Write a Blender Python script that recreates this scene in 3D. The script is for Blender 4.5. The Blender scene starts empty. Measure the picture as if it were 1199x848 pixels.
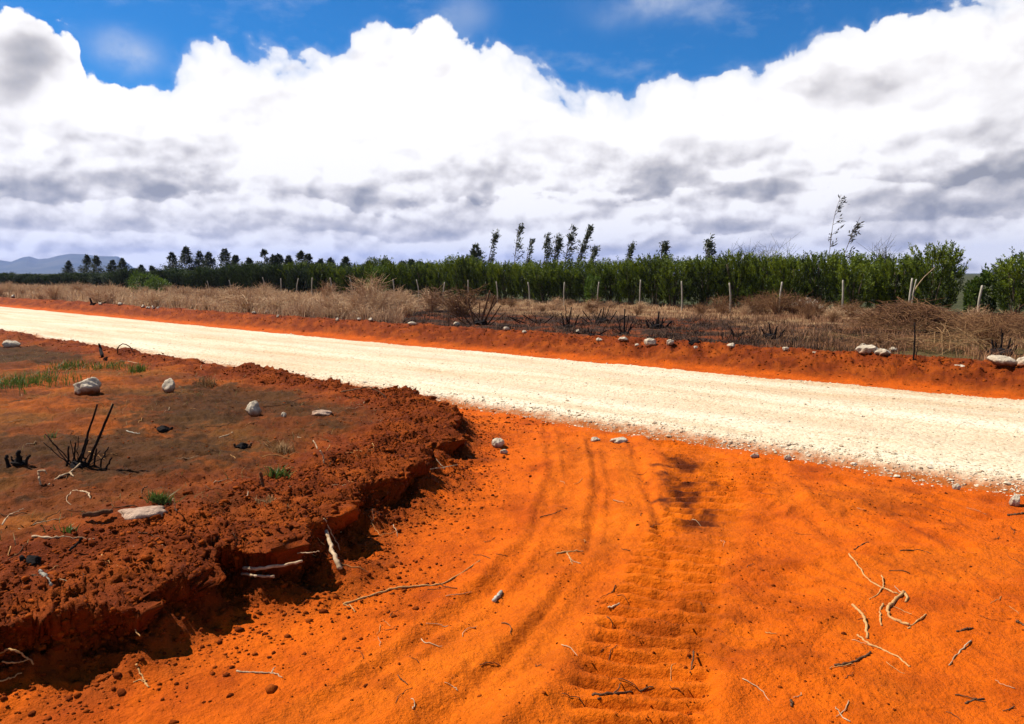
import bpy, math, random
import numpy as np
from mathutils import Vector, Matrix

random.seed(7)
rng = np.random.default_rng(7)
scene = bpy.context.scene
COL = scene.collection
R = math.radians

# ------------------------------------------------------------------ camera model (photo 1199 x 848)
PW, PH, F, HZ, EYE = 1199.0, 848.0, 880.0, 320.0, 1.65
PITCH = math.atan((PH / 2 - HZ) / F)
FWD = np.array([-0.6428, 0.7660, 0.0])          # the road runs along -X, 50 degrees left of the view
RGT = np.array([0.7660, 0.6428, 0.0])
UP = np.array([0.0, 0.0, 1.0])
CAM = np.array([0.0, 0.0, EYE])


def ray(px, py):
    X = (px - PW / 2) / F
    Y = (PH / 2 - py) / F
    f = math.cos(PITCH) + Y * math.sin(PITCH)
    u = Y * math.cos(PITCH) - math.sin(PITCH)
    v = RGT * X + FWD * f + UP * u
    return v / np.linalg.norm(v)


def on_plane(px, py, z=0.0):
    v = ray(px, py)
    t = (z - EYE) / v[2]
    return CAM + v * t


# ------------------------------------------------------------------ numpy noise
def _hash(ix, iy, seed):
    h = (ix.astype(np.int64) * 374761393 + iy.astype(np.int64) * 668265263 + seed * 974634777) & 0xFFFFFFFF
    h = ((h ^ (h >> 13)) * 1274126177) & 0xFFFFFFFF
    h = h ^ (h >> 16)
    return (h & 0xFFFF).astype(np.float64) / 65536.0


def perlin(x, y, seed=0):
    x0 = np.floor(x); y0 = np.floor(y)
    fx = x - x0; fy = y - y0
    u = fx * fx * fx * (fx * (fx * 6 - 15) + 10)
    v = fy * fy * fy * (fy * (fy * 6 - 15) + 10)

    def g(ix, iy, dx, dy):
        a = _hash(ix, iy, seed) * 6.2831853
        return np.cos(a) * dx + np.sin(a) * dy
    n00 = g(x0, y0, fx, fy); n10 = g(x0 + 1, y0, fx - 1, fy)
    n01 = g(x0, y0 + 1, fx, fy - 1); n11 = g(x0 + 1, y0 + 1, fx - 1, fy - 1)
    return ((n00 * (1 - u) + n10 * u) * (1 - v) + (n01 * (1 - u) + n11 * u) * v) * 1.5


def fbm(x, y, octv=4, seed=0, gain=0.5):
    s = 0; a = 1.0
    for i in range(octv):
        s = s + a * perlin(x, y, seed + i * 17)
        x = x * 2.03 + 11.3; y = y * 2.03 - 7.7; a *= gain
    return s


def billow(x, y, octv=4, seed=0, gain=0.55):
    s = 0; a = 1.0
    for i in range(octv):
        s = s + a * (1 - 2.2 * np.abs(perlin(x, y, seed + i * 17)))
        x = x * 2.03 + 5.1; y = y * 2.03 + 9.2; a *= gain
    return s


def sstep(a, b, x):
    t = np.clip((x - a) / (b - a), 0, 1)
    return t * t * (3 - 2 * t)


def seg_dist(x, y, P):
    """distance to polyline P, arclength there, side"""
    best = np.full(x.shape, 1e9); sl = np.zeros(x.shape); side = np.zeros(x.shape); L = 0
    for (a, b) in zip(P[:-1], P[1:]):
        ab = b - a; l2 = ab @ ab; l = math.sqrt(l2)
        t = np.clip(((x - a[0]) * ab[0] + (y - a[1]) * ab[1]) / l2, 0, 1)
        dx = x - a[0] - t * ab[0]; dy = y - a[1] - t * ab[1]
        d = np.hypot(dx, dy)
        k = d < best
        best = np.where(k, d, best); sl = np.where(k, L + t * l, sl)
        side = np.where(k, np.sign(ab[0] * dy - ab[1] * dx), side)
        L += l
    return best, sl, side


def in_poly(x, y, P):
    ins = np.zeros(x.shape, bool)
    n = len(P)
    for i in range(n):
        x1, y1 = P[i]; x2, y2 = P[(i + 1) % n]
        if y1 == y2:
            continue
        c = ((y1 > y) != (y2 > y)) & (x < (x2 - x1) * (y - y1) / (y2 - y1) + x1)
        ins ^= c
    return ins


# ------------------------------------------------------------------ terrain layout
def cr(r, d):                                    # (right, ahead) of the viewer -> world xy
    v = RGT * r + FWD * d
    return np.array([v[0], v[1]])


ZT = -0.05
foot_px = [(-80, 822), (33, 795), (100, 778), (167, 757), (226, 727), (256, 703), (300, 700), (340, 694), (385, 664),
           (404, 624), (440, 606), (470, 588), (500, 562), (526, 532), (532, 516), (522, 502), (504, 490), (478, 481), (440, 470)]
FOOT = [cr(-9, -4), cr(-4.2, 1.2)] + [on_plane(px, py, ZT)[:2] for px, py in foot_px] + [np.array([-30.0, 6.6])]
BANK = FOOT + [np.array([-60.0, 6.6]), np.array([-60.0, -30.0]), cr(-9, -30)]

YN, YF = 6.9, 11.85


def drift(x):
    return 0.7 * sstep(-14, -48, x)


def pxline(pts):
    return [on_plane(px, py, ZT)[:2] for px, py in pts]


RUTS = [pxline([(300, 900), (430, 810), (540, 735), (625, 655), (662, 590), (672, 540), (668, 512)]),
        pxline([(480, 890), (590, 790), (680, 705), (735, 640), (757, 580), (742, 535), (728, 512)]),
        pxline([(455, 880), (560, 775), (650, 690), (702, 620), (712, 560), (700, 512)])]
RUTS += [pxline([(738, 515), (752, 560), (772, 610), (783, 660), (778, 720)]), pxline([(640, 500), (648, 560), (622, 630), (560, 700), (470, 770), (380, 830)]), pxline([(690, 515), (700, 570), (690, 640), (640, 715), (560, 800)]), pxline([(905, 545), (930, 590), (1000, 650)]), pxline([(985, 560), (1040, 600), (1120, 640)])]
RUTW = [0.10, 0.09, 0.13, .035, .04, .035, .06, .06]
TREAD = pxline([(760, 930), (748, 820), (765, 730), (800, 650), (828, 590), (818, 545), (790, 515)])
TREAD2 = pxline([(1230, 655), (1060, 668), (930, 690), (800, 760), (660, 900)])
TREAD3 = pxline([(1150, 590), (1000, 610), (900, 590), (860, 545)])


def layout(x, y):
    """region weights used by both the height and the soil colour"""
    dr = drift(x); yn = y - dr
    edge_n = perlin(x * 1.3, y * 0 + 3.1, 5) * 0.12 + perlin(x * 5.0, y * 0 + 1.1, 6) * 0.05
    bd, bs, _ = seg_dist(x, y, FOOT)
    ins = in_poly(x, y, BANK)
    rag = fbm(x * 2.6, y * 2.6, 3, 31) * 0.10
    sd = np.where(ins, bd, -bd) + rag * np.exp(-(bd / 0.8) ** 2)
    return dict(dr=dr, yn=yn + edge_n, sd=sd, t=yn - YF + edge_n)


def height(x, y, fine=True):
    x = np.asarray(x, float); y = np.asarray(y, float)
    L = layout(x, y); yn = L['yn']; sd = L['sd']; t = L['t']
    dist = np.hypot(x, y)
    lowf = fbm(x * 0.45, y * 0.45, 3, 3)
    # --- near side: track
    zt = ZT + 0.03 * lowf - 0.02 * sstep(2.0, -1.0, yn)
    rut = 0
    for P, w in zip(RUTS, RUTW):
        d, s, side = seg_dist(x, y, P)
        wob = d + 0.03 * perlin(x * 2, y * 2, 77)
        m = 0.55 + 0.6 * perlin(s * 0.9, s * 0 + w * 50, 78)
        rut = rut + m * min(1.0, w / .07) * (-0.024 * np.exp(-(wob / w) ** 4) + 0.020 * np.exp(-((wob - 2.1 * w) / (w * 0.75)) ** 2))
    for k, (P, w, amp, pitch) in enumerate([(TREAD, 0.30, 0.050, 0.135), (TREAD2, 0.25, 0.012, 0.13), (TREAD3, 0.3, 0.018, 0.16)]):
        d, s, side = seg_dist(x, y, P)
        m = sstep(w, w * 0.7, d + 0.05 * perlin(x * 3, y * 3, 70 + k)) * np.clip(.72 + 0.8 * perlin(x * 0.9, y * 0.9, 60 + k) + .9 * perlin(x * 3.1, y * 3.1, 66 + k), 0.05, 1)
        lug = np.tanh(3.5 * np.sin(6.2832 * (s + 0.10 * d * side + 0.014 * perlin(x * 7, y * 7, 61)) / pitch))
        rut = rut + m * amp * (lug * 0.5 - 0.4) + 0.014 * np.exp(-((d - w * 1.15) / 0.06) ** 2) * (0.5 + perlin(x * 1.5, y * 1.5, 64))
    zt = zt + rut
    # --- near side: plateau behind the cut bank
    prox = np.exp(-(np.clip(sd, 0, 9) / 0.9) ** 2)
    zp = 0.11 + 0.13 * sstep(0.8, 4.6, YN - yn) + 0.05 * lowf + 0.03 * fbm(x * 1.7, y * 1.7, 3, 9)
    zp = zp - (0.08 - 0.06 * perlin(x * .9, y * .9, 11)) * sstep(1.0, 0.15, sd) * sstep(.5, 3.5, YN - yn) + 0.06 * np.exp(-((sd - 0.5) / 0.32) ** 2) * (0.6 + 1.2 * perlin(x * 1.7, y * 1.7, 12))
    toroad = YN - yn
    zp = zp * sstep(-0.15, 1.1, toroad) + 0.07 * np.exp(-((toroad - 0.8) / 0.4) ** 2) * (0.5 + 1.2 * perlin(x * 1.1, y * 1.1, 14)) * sstep(-4.5, -8, x)
    mp = sstep(0.0, 0.17, sd)
    ztal = 0.10 * np.exp(-(np.clip(-sd, 0, 9) / 0.22) ** 2) * (0.5 + perlin(x * 3, y * 3, 15)) * (1 - mp)
    zn = (zt + ztal) * (1 - mp) + zp * mp
    # --- far side: strip, berm, field
    bn = 0.85 + 0.55 * perlin(x * 0.8, y * 0.8, 20) + 0.3 * perlin(x * 2.5, y * 2.5, 21)
    zb = -0.03 + 0.31 * sstep(0.35, 1.6, t) * (0.75 + 0.25 * bn) - 0.10 * sstep(1.7, 2.8, t)
    zb = zb + 0.03 * fbm(x * 0.6, y * 0.6, 3, 22) * sstep(2, 3, t)
    # --- join
    far = sstep(-0.1, 0.1, t)
    nearm = sstep(0.12, -0.12, yn - YN)
    z = -0.09 * (1 - far) * (1 - nearm) + zb * far + zn * nearm
    # --- clods
    wb = np.exp(-((t - 1.35) / 0.75) ** 2) * far
    wbank = nearm * sstep(-0.45, -0.02, sd) * (0.35 + 0.65 * np.exp(-(np.clip(sd, 0, 9) / 0.85) ** 2))
    wroad = nearm * mp * np.exp(-((toroad - 0.7) / 0.6) ** 2)
    wplat = nearm * mp * 0.5
    wfield = far * sstep(2.0, 2.8, t) * 0.5
    amp = np.maximum.reduce([wb * 1.1, wbank * 0.8, wroad * 0.9, wplat, wfield, nearm * 0.10 + 0 * x])
    cl = billow(x * 3.3, y * 3.3, 2, 40) * 0.034
    if fine:
        cl = cl + billow(x * 11, y * 11, 3, 44) * 0.021
        z = z + nearm * (1 - mp) * (0.009 * fbm(x * 3.2, y * 3.2, 3, 51) * np.clip(.5 + 1.5 * fbm(x * .6, y * .6, 2, 53), 0, 1.4) + 0.005 * fbm(x * 9, y * 9, 3, 52) + 0.0035 * np.clip(billow(x * 16, y * 16, 2, 55) - 0.2, 0, 2) * np.clip(0.3 + 2.0 * fbm(x * 1.1, y * 1.1, 2, 56), 0, 1.6))
    z = z + amp * cl * sstep(140, 40, dist)
    return z


def H(x, y):
    return float(height(np.array([x]), np.array([y]), False)[0])


def at(px, py, lift=0.0):
    """point of the ground seen at a pixel of the photograph"""
    v = ray(px, py)
    t0 = 1.2
    ts = np.geomspace(1.5, 220, 1500)
    P = CAM[None] + ts[:, None] * v[None]
    z = height(P[:, 0], P[:, 1], False)
    k = np.argmax(P[:, 2] < z + lift)
    if P[k, 2] >= z[k] + lift:
        k = len(ts) - 1
    p = P[k].copy(); p[2] = z[k]
    return p


def depth(p):
    return float((np.asarray(p) - CAM) @ FWD)


def m_per_px(p):
    return depth(p) / F


def at_y(px, y):
    """ground point at photo column px on the world line y = const"""
    X = (px - PW / 2) / (F / math.cos(PITCH))
    v = RGT * X + FWD
    s = y / v[1]
    return np.array([v[0] * s, y, H(v[0] * s, y)])


# ------------------------------------------------------------------ mesh helpers
def mesh_np(name, V, Fs, mat=None, smooth=True, attrs=None):
    V = np.asarray(V, np.float32).reshape(-1, 3); Fs = np.asarray(Fs, np.int32)
    me = bpy.data.meshes.new(name)
    k = Fs.shape[1]; n = len(Fs)
    me.vertices.add(len(V)); me.vertices.foreach_set('co', V.ravel())
    me.loops.add(n * k); me.loops.foreach_set('vertex_index', Fs.ravel())
    me.polygons.add(n)
    me.polygons.foreach_set('loop_start', np.arange(0, n * k, k, dtype=np.int32))
    me.polygons.foreach_set('loop_total', np.full(n, k, np.int32))
    me.polygons.foreach_set('use_smooth', np.full(n, smooth))
    if attrs:
        for an, (typ, dom, data) in attrs.items():
            a = me.attributes.new(an, typ, dom)
            data = np.asarray(data, np.float32)
            if typ == 'FLOAT_COLOR':
                if data.shape[1] == 3:
                    data = np.c_[data, np.ones(len(data))].astype(np.float32)
                a.data.foreach_set('color', data.ravel())
            else:
                a.data.foreach_set('value', data.ravel())
    me.update(); me.validate()
    if mat:
        me.materials.append(mat)
    return me


def link(name, me, parent=None, loc=None):
    o = bpy.data.objects.new(name, me); COL.objects.link(o)
    if parent:
        o.parent = parent
    if loc is not None:
        o.location = [float(c) for c in loc]
    return o


def tag(o, label=None, cat=None, group=None, kind=None):
    if label: o['label'] = label
    if cat: o['category'] = cat
    if group: o['group'] = group
    if kind: o['kind'] = kind
    return o


def dup(root):
    r = root.copy(); COL.objects.link(r)
    for ch in [c for c in root.children]:
        c = ch.copy(); COL.objects.link(c); c.parent = r
    return r


def tube(P, rad, sides=6):
    P = np.asarray(P, float); n = len(P)
    rad = np.broadcast_to(np.asarray(rad, float), (n,))
    T = np.gradient(P, axis=0); T /= np.linalg.norm(T, axis=1, keepdims=True) + 1e-9
    ref = np.array([0.31, 0.17, 0.93]) if abs(T[:, 2]).mean() < 0.8 else np.array([1.0, 0.1, 0])
    A = np.cross(T, ref); A /= np.linalg.norm(A, axis=1, keepdims=True) + 1e-9
    B = np.cross(T, A)
    a = np.arange(sides) * 2 * math.pi / sides
    V = P[:, None] + rad[:, None, None] * (A[:, None] * np.cos(a)[None, :, None] + B[:, None] * np.sin(a)[None, :, None])
    V = V.reshape(-1, 3)
    i = np.arange(n - 1)[:, None] * sides; j = np.arange(sides)[None]; j2 = (j + 1) % sides
    Fq = np.stack([i + j, i + j2, i + sides + j2, i + sides + j], -1).reshape(-1, 4)
    # end caps as degenerate-free fans of quads are not needed: tips taper to a point
    V = np.vstack([V, P[:1] - T[:1] * rad[0] * 0.3, P[-1:] + T[-1:] * rad[-1] * 0.3])
    c0, c1 = len(V) - 2, len(V) - 1
    caps = []
    for k in range(0, sides, 2):
        k1, k2 = (k + 1) % sides, (k + 2) % sides
        caps.append([c0, k2, k1, k]); o = (n - 1) * sides
        caps.append([c1, o + k, o + k1, o + k2])
    return V, np.vstack([Fq, np.array(caps)])


class Bag:
    def __init__(s): s.V = []; s.F = []; s.n = 0; s.a = []
    def add(s, V, Fq, val=None):
        s.V.append(V); s.F.append(np.asarray(Fq) + s.n); s.n += len(V)
        if val is not None: s.a.append(np.full(len(V), val) if np.isscalar(val) else val)
    def mesh(s, name, mat, smooth=True):
        at_ = {'tone': ('FLOAT', 'POINT', np.concatenate(s.a))} if s.a else None
        return mesh_np(name, np.vstack(s.V), np.vstack(s.F), mat, smooth, at_)


def smooth_path(P, n=5, wob=0.0):
    P = np.asarray(P, float)
    if len(P) == 2:
        P = np.vstack([P[0], (P[0] + P[1]) / 2, P[1]])
    Q = np.vstack([2 * P[0] - P[1], P, 2 * P[-1] - P[-2]]); out = []
    for i in range(1, len(Q) - 2):
        for t in np.linspace(0, 1, n, endpoint=False):
            a, b, c, d = Q[i - 1:i + 3]
            out.append(0.5 * (2 * b + (c - a) * t + (2 * a - 5 * b + 4 * c - d) * t * t + (3 * b - a - 3 * c + d) * t ** 3))
    out.append(P[-1]); out = np.array(out)
    if wob:
        out[1:-1] += rng.normal(0, wob, out[1:-1].shape)
    return out


# ------------------------------------------------------------------ material helpers
def new_mat(name):
    m = bpy.data.materials.new(name); m.use_nodes = True
    nt = m.node_tree
    return m, nt, nt.nodes['Principled BSDF']


def nd(nt, typ, **kw):
    n = nt.nodes.new(typ)
    for k, v in kw.items():
        setattr(n, k, v)
    return n


def noise(nt, vec, scale, detail=4, rough=0.55, dist=0.0, dim='3D'):
    n = nd(nt, 'ShaderNodeTexNoise', noise_dimensions=dim)
    n.inputs['Scale'].default_value = scale; n.inputs['Detail'].default_value = detail
    n.inputs['Roughness'].default_value = rough; n.inputs['Distortion'].default_value = dist
    if vec: nt.links.new(vec, n.inputs['Vector'])
    return n.outputs['Fac']


def ramp(nt, fac, stops):
    n = nd(nt, 'ShaderNodeValToRGB')
    e = n.color_ramp.elements
    while len(e) < len(stops): e.new(0.5)
    for el, (p, c) in zip(e, stops):
        el.position = p; el.color = (*c, 1) if len(c) == 3 else c
    nt.links.new(fac, n.inputs['Fac'])
    return n.outputs['Color']


def mixc(nt, fac, a, b, mode='MIX'):
    n = nd(nt, 'ShaderNodeMix', data_type='RGBA', blend_type=mode)
    for s, v in ((n.inputs[0], fac), (n.inputs[6], a), (n.inputs[7], b)):
        if hasattr(v, 'links') or isinstance(v, bpy.types.NodeSocket): nt.links.new(v, s)
        elif isinstance(v, (int, float)): s.default_value = v
        else: s.default_value = (*v, 1)
    return n.outputs[2]


def mathn(nt, op, a, b=None, c=None, clamp=False):
    n = nd(nt, 'ShaderNodeMath', operation=op, use_clamp=clamp)
    for s, v in zip(n.inputs, (a, b, c)):
        if v is None: continue
        if isinstance(v, bpy.types.NodeSocket): nt.links.new(v, s)
        else: s.default_value = v
    return n.outputs[0]


def bump(nt, bsdf, h, strength, dist):
    b = nd(nt, 'ShaderNodeBump'); b.inputs['Strength'].default_value = strength; b.inputs['Distance'].default_value = dist
    nt.links.new(h, b.inputs['Height']); nt.links.new(b.outputs['Normal'], bsdf.inputs['Normal'])
    return b


def coord(nt, which='Object'):
    return nd(nt, 'ShaderNodeTexCoord').outputs[which]


def set_rough(b, r, spec=0.2):
    b.inputs['Roughness'].default_value = r
    b.inputs['Specular IOR Level'].default_value = spec


ALB = 0.72


def alb(c, k=None): return tuple(v * (k or ALB) for v in c)


# soil
def soil_material():
    m, nt, b = new_mat('red_soil'); L = nt.links
    P = coord(nt)
    a = nd(nt, 'ShaderNodeAttribute', attribute_name='soil').outputs['Color']
    n1 = noise(nt, P, 2.2, 6, 0.6); n2 = noise(nt, P, 24, 8, 0.85)
    c = mixc(nt, 1.0, a, ramp(nt, n1, [(0.28, (0.66, 0.62, 0.60)), (0.5, (1, 1, 1)), (0.75, (1.16, 1.22, 1.25))]), 'MULTIPLY')
    c = mixc(nt, 1.0, c, ramp(nt, n2, [(0.27, (0.55, 0.5, 0.5)), (0.46, (1, 1, 1)), (0.78, (1.22, 1.28, 1.3))]), 'MULTIPLY')
    L.new(c, b.inputs['Base Color']); set_rough(b, 0.95, 0.08)
    hh = mathn(nt, 'ADD', mathn(nt, 'MULTIPLY', noise(nt, P, 60, 5, 0.65), 0.6), mathn(nt, 'MULTIPLY', noise(nt, P, 14, 4, 0.6), 1.0))
    bump(nt, b, hh, 0.9, 0.028)
    return m


def clod_material():
    m, nt, b = new_mat('soil_clod'); P = coord(nt)
    t = nd(nt, 'ShaderNodeAttribute', attribute_name='tone').outputs['Fac']
    c = ramp(nt, t, [(0.0, (0.085, 0.014, 0.0015)), (0.5, (0.15, 0.026, 0.002)), (1.0, (0.23, 0.044, 0.003))])
    c = mixc(nt, 1.0, c, ramp(nt, noise(nt, P, 45, 4, 0.6), [(0.3, (0.6, 0.6, 0.6)), (0.7, (1.15, 1.15, 1.15))]), 'MULTIPLY')
    nt.links.new(c, b.inputs['Base Color']); set_rough(b, 0.95, 0.05)
    bump(nt, b, noise(nt, P, 70, 4, 0.6), 0.8, 0.01)
    return m


def road_material():
    m, nt, b = new_mat('pale_gravel'); P = coord(nt)
    mp = nd(nt, 'ShaderNodeMapping'); mp.inputs['Scale'].default_value = (0.12, 1.0, 1.0); nt.links.new(P, mp.inputs[0])
    st = noise(nt, mp.outputs[0], 1.7, 4, 0.6)
    sp = noise(nt, P, 26, 5, 0.75)
    vo = nd(nt, 'ShaderNodeTexVoronoi'); vo.inputs['Scale'].default_value = 30; nt.links.new(P, vo.inputs['Vector'])
    vr = nd(nt, 'ShaderNodeSeparateColor'); nt.links.new(vo.outputs['Color'], vr.inputs[0])
    c = ramp(nt, st, [(0.32, (0.42, 0.30, 0.18)), (0.5, (0.50, 0.405, 0.275)), (0.66, (0.54, 0.46, 0.335))])
    c = mixc(nt, 1.0, c, ramp(nt, sp, [(0.30, (0.50, 0.46, 0.42)), (0.42, (0.94, 0.93, 0.92)), (0.6, (1, 1, 1))]), 'MULTIPLY')
    c = mixc(nt, 1.0, c, ramp(nt, vr.outputs[0], [(0.0, (0.78, 0.74, 0.68)), (0.3, (1, 1, 1)), (1.0, (1.08, 1.08, 1.08))]), 'MULTIPLY')
    ln = nd(nt, 'ShaderNodeAttribute', attribute_name='lane').outputs['Fac']
    lf = mathn(nt, 'MULTIPLY', ln, mathn(nt, 'SUBTRACT', mathn(nt, 'MULTIPLY', st, 2.2), .55, clamp=True), clamp=True)
    c = mixc(nt, mathn(nt, 'MULTIPLY', lf, .55), c, (0.42, 0.29, 0.19))
    e = nd(nt, 'ShaderNodeAttribute', attribute_name='edge').outputs['Fac']
    ef = mathn(nt, 'SUBTRACT', mathn(nt, 'ADD', e, mathn(nt, 'MULTIPLY', noise(nt, P, 7, 5, 0.7), 0.9)), 0.95, clamp=True)
    c = mixc(nt, mathn(nt, 'MULTIPLY', ef, 2.2, clamp=True), c, (0.25, 0.065, 0.010))
    nt.links.new(c, b.inputs['Base Color']); set_rough(b, 0.92, 0.1)
    h = mathn(nt, 'ADD', mathn(nt, 'MULTIPLY', vo.outputs['Distance'], -0.9), mathn(nt, 'MULTIPLY', sp, 1.4))
    bump(nt, b, h, 0.55, 0.016)
    return m


def rock_material(name, c0, c1, dirt=(0.17, 0.038, 0.006)):
    m, nt, b = new_mat(name); P = coord(nt)
    c = ramp(nt, noise(nt, P, 6, 6, 0.65), [(0.3, alb(c0)), (0.65, alb(c1))])
    c = mixc(nt, 1.0, c, ramp(nt, noise(nt, P, 30, 5, 0.7), [(0.3, (0.55, 0.52, 0.5)), (0.5, (1, 1, 1))]), 'MULTIPLY')
    sx = nd(nt, 'ShaderNodeSeparateXYZ'); nt.links.new(coord(nt, 'Generated'), sx.inputs[0])
    s = mathn(nt, 'SUBTRACT', 0.82, mathn(nt, 'ADD', mathn(nt, 'MULTIPLY', sx.outputs[2], 0.9), mathn(nt, 'MULTIPLY', noise(nt, P, 9, 4, 0.6), 0.5)))
    c = mixc(nt, mathn(nt, 'MULTIPLY', s, 3.0, clamp=True), c, dirt)       # splashed soil low on the stone
    nt.links.new(c, b.inputs['Base Color']); set_rough(b, 0.9, 0.15)
    bump(nt, b, noise(nt, P, 22, 6, 0.7), 0.9, 0.03)
    return m


def wood_material(name, c0, c1, sc=18):
    m, nt, b = new_mat(name); P = coord(nt)
    mp = nd(nt, 'ShaderNodeMapping'); mp.inputs['Scale'].default_value = (1, 1, 0.25); nt.links.new(P, mp.inputs[0])
    c = ramp(nt, noise(nt, mp.outputs[0], sc, 5, 0.7), [(0.3, alb(c0)), (0.68, alb(c1))])
    nt.links.new(c, b.inputs['Base Color']); set_rough(b, 0.95, 0.03)
    bump(nt, b, noise(nt, mp.outputs[0], sc * 2.5, 4, 0.6), 0.6, 0.006)
    return m


def leaf_material(name, stops, transl=0.25, rough=0.6):
    m, nt, b = new_mat(name)
    t = nd(nt, 'ShaderNodeAttribute', attribute_name='tone').outputs['Fac']
    oi = nd(nt, 'ShaderNodeObjectInfo').outputs['Random']
    f = mathn(nt, 'ADD', mathn(nt, 'MULTIPLY', t, 0.8), mathn(nt, 'MULTIPLY', oi, 0.2))
    c = ramp(nt, f, [(q, alb(v)) for q, v in stops])
    nt.links.new(c, b.inputs['Base Color']); set_rough(b, rough, 0.25)
    if transl:
        tr = nd(nt, 'ShaderNodeBsdfTranslucent'); nt.links.new(c, tr.inputs['Color'])
        mx = nd(nt, 'ShaderNodeMixShader'); mx.inputs[0].default_value = transl
        nt.links.new(b.outputs[0], mx.inputs[1]); nt.links.new(tr.outputs[0], mx.inputs[2])
        nt.links.new(mx.outputs[0], nt.nodes['Material Output'].inputs['Surface'])
    return m


M_SOIL = soil_material(); M_CLOD = clod_material(); M_ROAD = road_material()
M_STONE = rock_material('pale_limestone', (0.40, 0.31, 0.205), (0.68, 0.57, 0.42))
M_TAN = rock_material('pinkish_stone', (0.40, 0.24, 0.15), (0.58, 0.40, 0.28))
M_GRAVEL = leaf_material('gravel_stone', [(0, (0.40, 0.26, 0.15)), (0.5, (0.62, 0.50, 0.34)), (1, (0.76, 0.66, 0.50))], 0, 0.9)
M_PALEWOOD = wood_material('bleached_wood', (0.28, 0.15, 0.07), (0.62, 0.46, 0.29))
M_ROOT = wood_material('tan_root', (0.38, 0.17, 0.06), (0.62, 0.36, 0.14), 30)
M_BROWNWOOD = wood_material('brown_stick', (0.05, 0.022, 0.012), (0.17, 0.085, 0.045))
M_CHAR = wood_material('charred_wood', (0.006, 0.005, 0.005), (0.028, 0.022, 0.02))
M_POST = wood_material('grey_post_wood', (0.26, 0.22, 0.16), (0.50, 0.45, 0.36), 10)
M_TRUNK = wood_material('tree_bark', (0.06, 0.045, 0.03), (0.20, 0.15, 0.10), 12)
M_HEDGE = leaf_material('feathery_foliage', [(0.0, (0.012, 0.020, 0.003)), (0.33, (0.034, 0.056, 0.004)), (0.58, (0.13, 0.18, 0.006)), (1, (0.28, 0.33, 0.012))], 0.22)
M_LIME = leaf_material('yellow_green_foliage', [(0.0, (0.04, 0.075, 0.008)), (0.5, (0.09, 0.15, 0.015)), (1, (0.16, 0.21, 0.03))], 0.3)
M_GUM = leaf_material('dull_dark_foliage', [(0.0, (0.022, 0.030, 0.014)), (0.6, (0.072, 0.088, 0.040)), (1, (0.18, 0.185, 0.11))], 0.12)
M_GREYLEAF = leaf_material('grey_leaf', [(0.0, (0.03, 0.03, 0.02)), (0.6, (0.075, 0.07, 0.05)), (1, (0.16, 0.15, 0.12))], 0.1)
M_DRY = leaf_material('dry_twig', [(0.0, (0.25, 0.11, 0.05)), (0.5, (0.62, 0.36, 0.19)), (1, (0.90, 0.64, 0.36))], 0.15, 0.85)
M_STRAW = leaf_material('straw', [(0.0, (0.22, 0.10, 0.035)), (0.5, (0.38, 0.21, 0.08)), (1, (0.54, 0.36, 0.17))], 0.2, 0.8)
M_SPARSE = leaf_material('sparse_dry_grass', [(0.0, (0.05, 0.045, 0.012)), (0.4, (0.12, 0.13, 0.03)), (0.7, (0.26, 0.19, 0.07)), (1, (0.42, 0.30, 0.13))], 0.2, 0.9)
M_BURNT = leaf_material('burnt_stubble', [(0.0, (0.008, 0.006, 0.005)), (0.5, (0.045, 0.020, 0.009)), (1, (0.30, 0.14, 0.06))], 0, 0.9)
M_RUST = leaf_material('rusty_twig', [(0.0, (0.10, 0.04, 0.018)), (0.5, (0.23, 0.10, 0.04)), (1, (0.38, 0.20, 0.08))], 0.15, 0.85)
M_GRASS = leaf_material('green_grass', [(0.0, (0.05, 0.07, 0.012)), (0.6, (0.09, 0.15, 0.02)), (1, (0.24, 0.26, 0.06))], 0.3)
M_HILL = None

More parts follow.
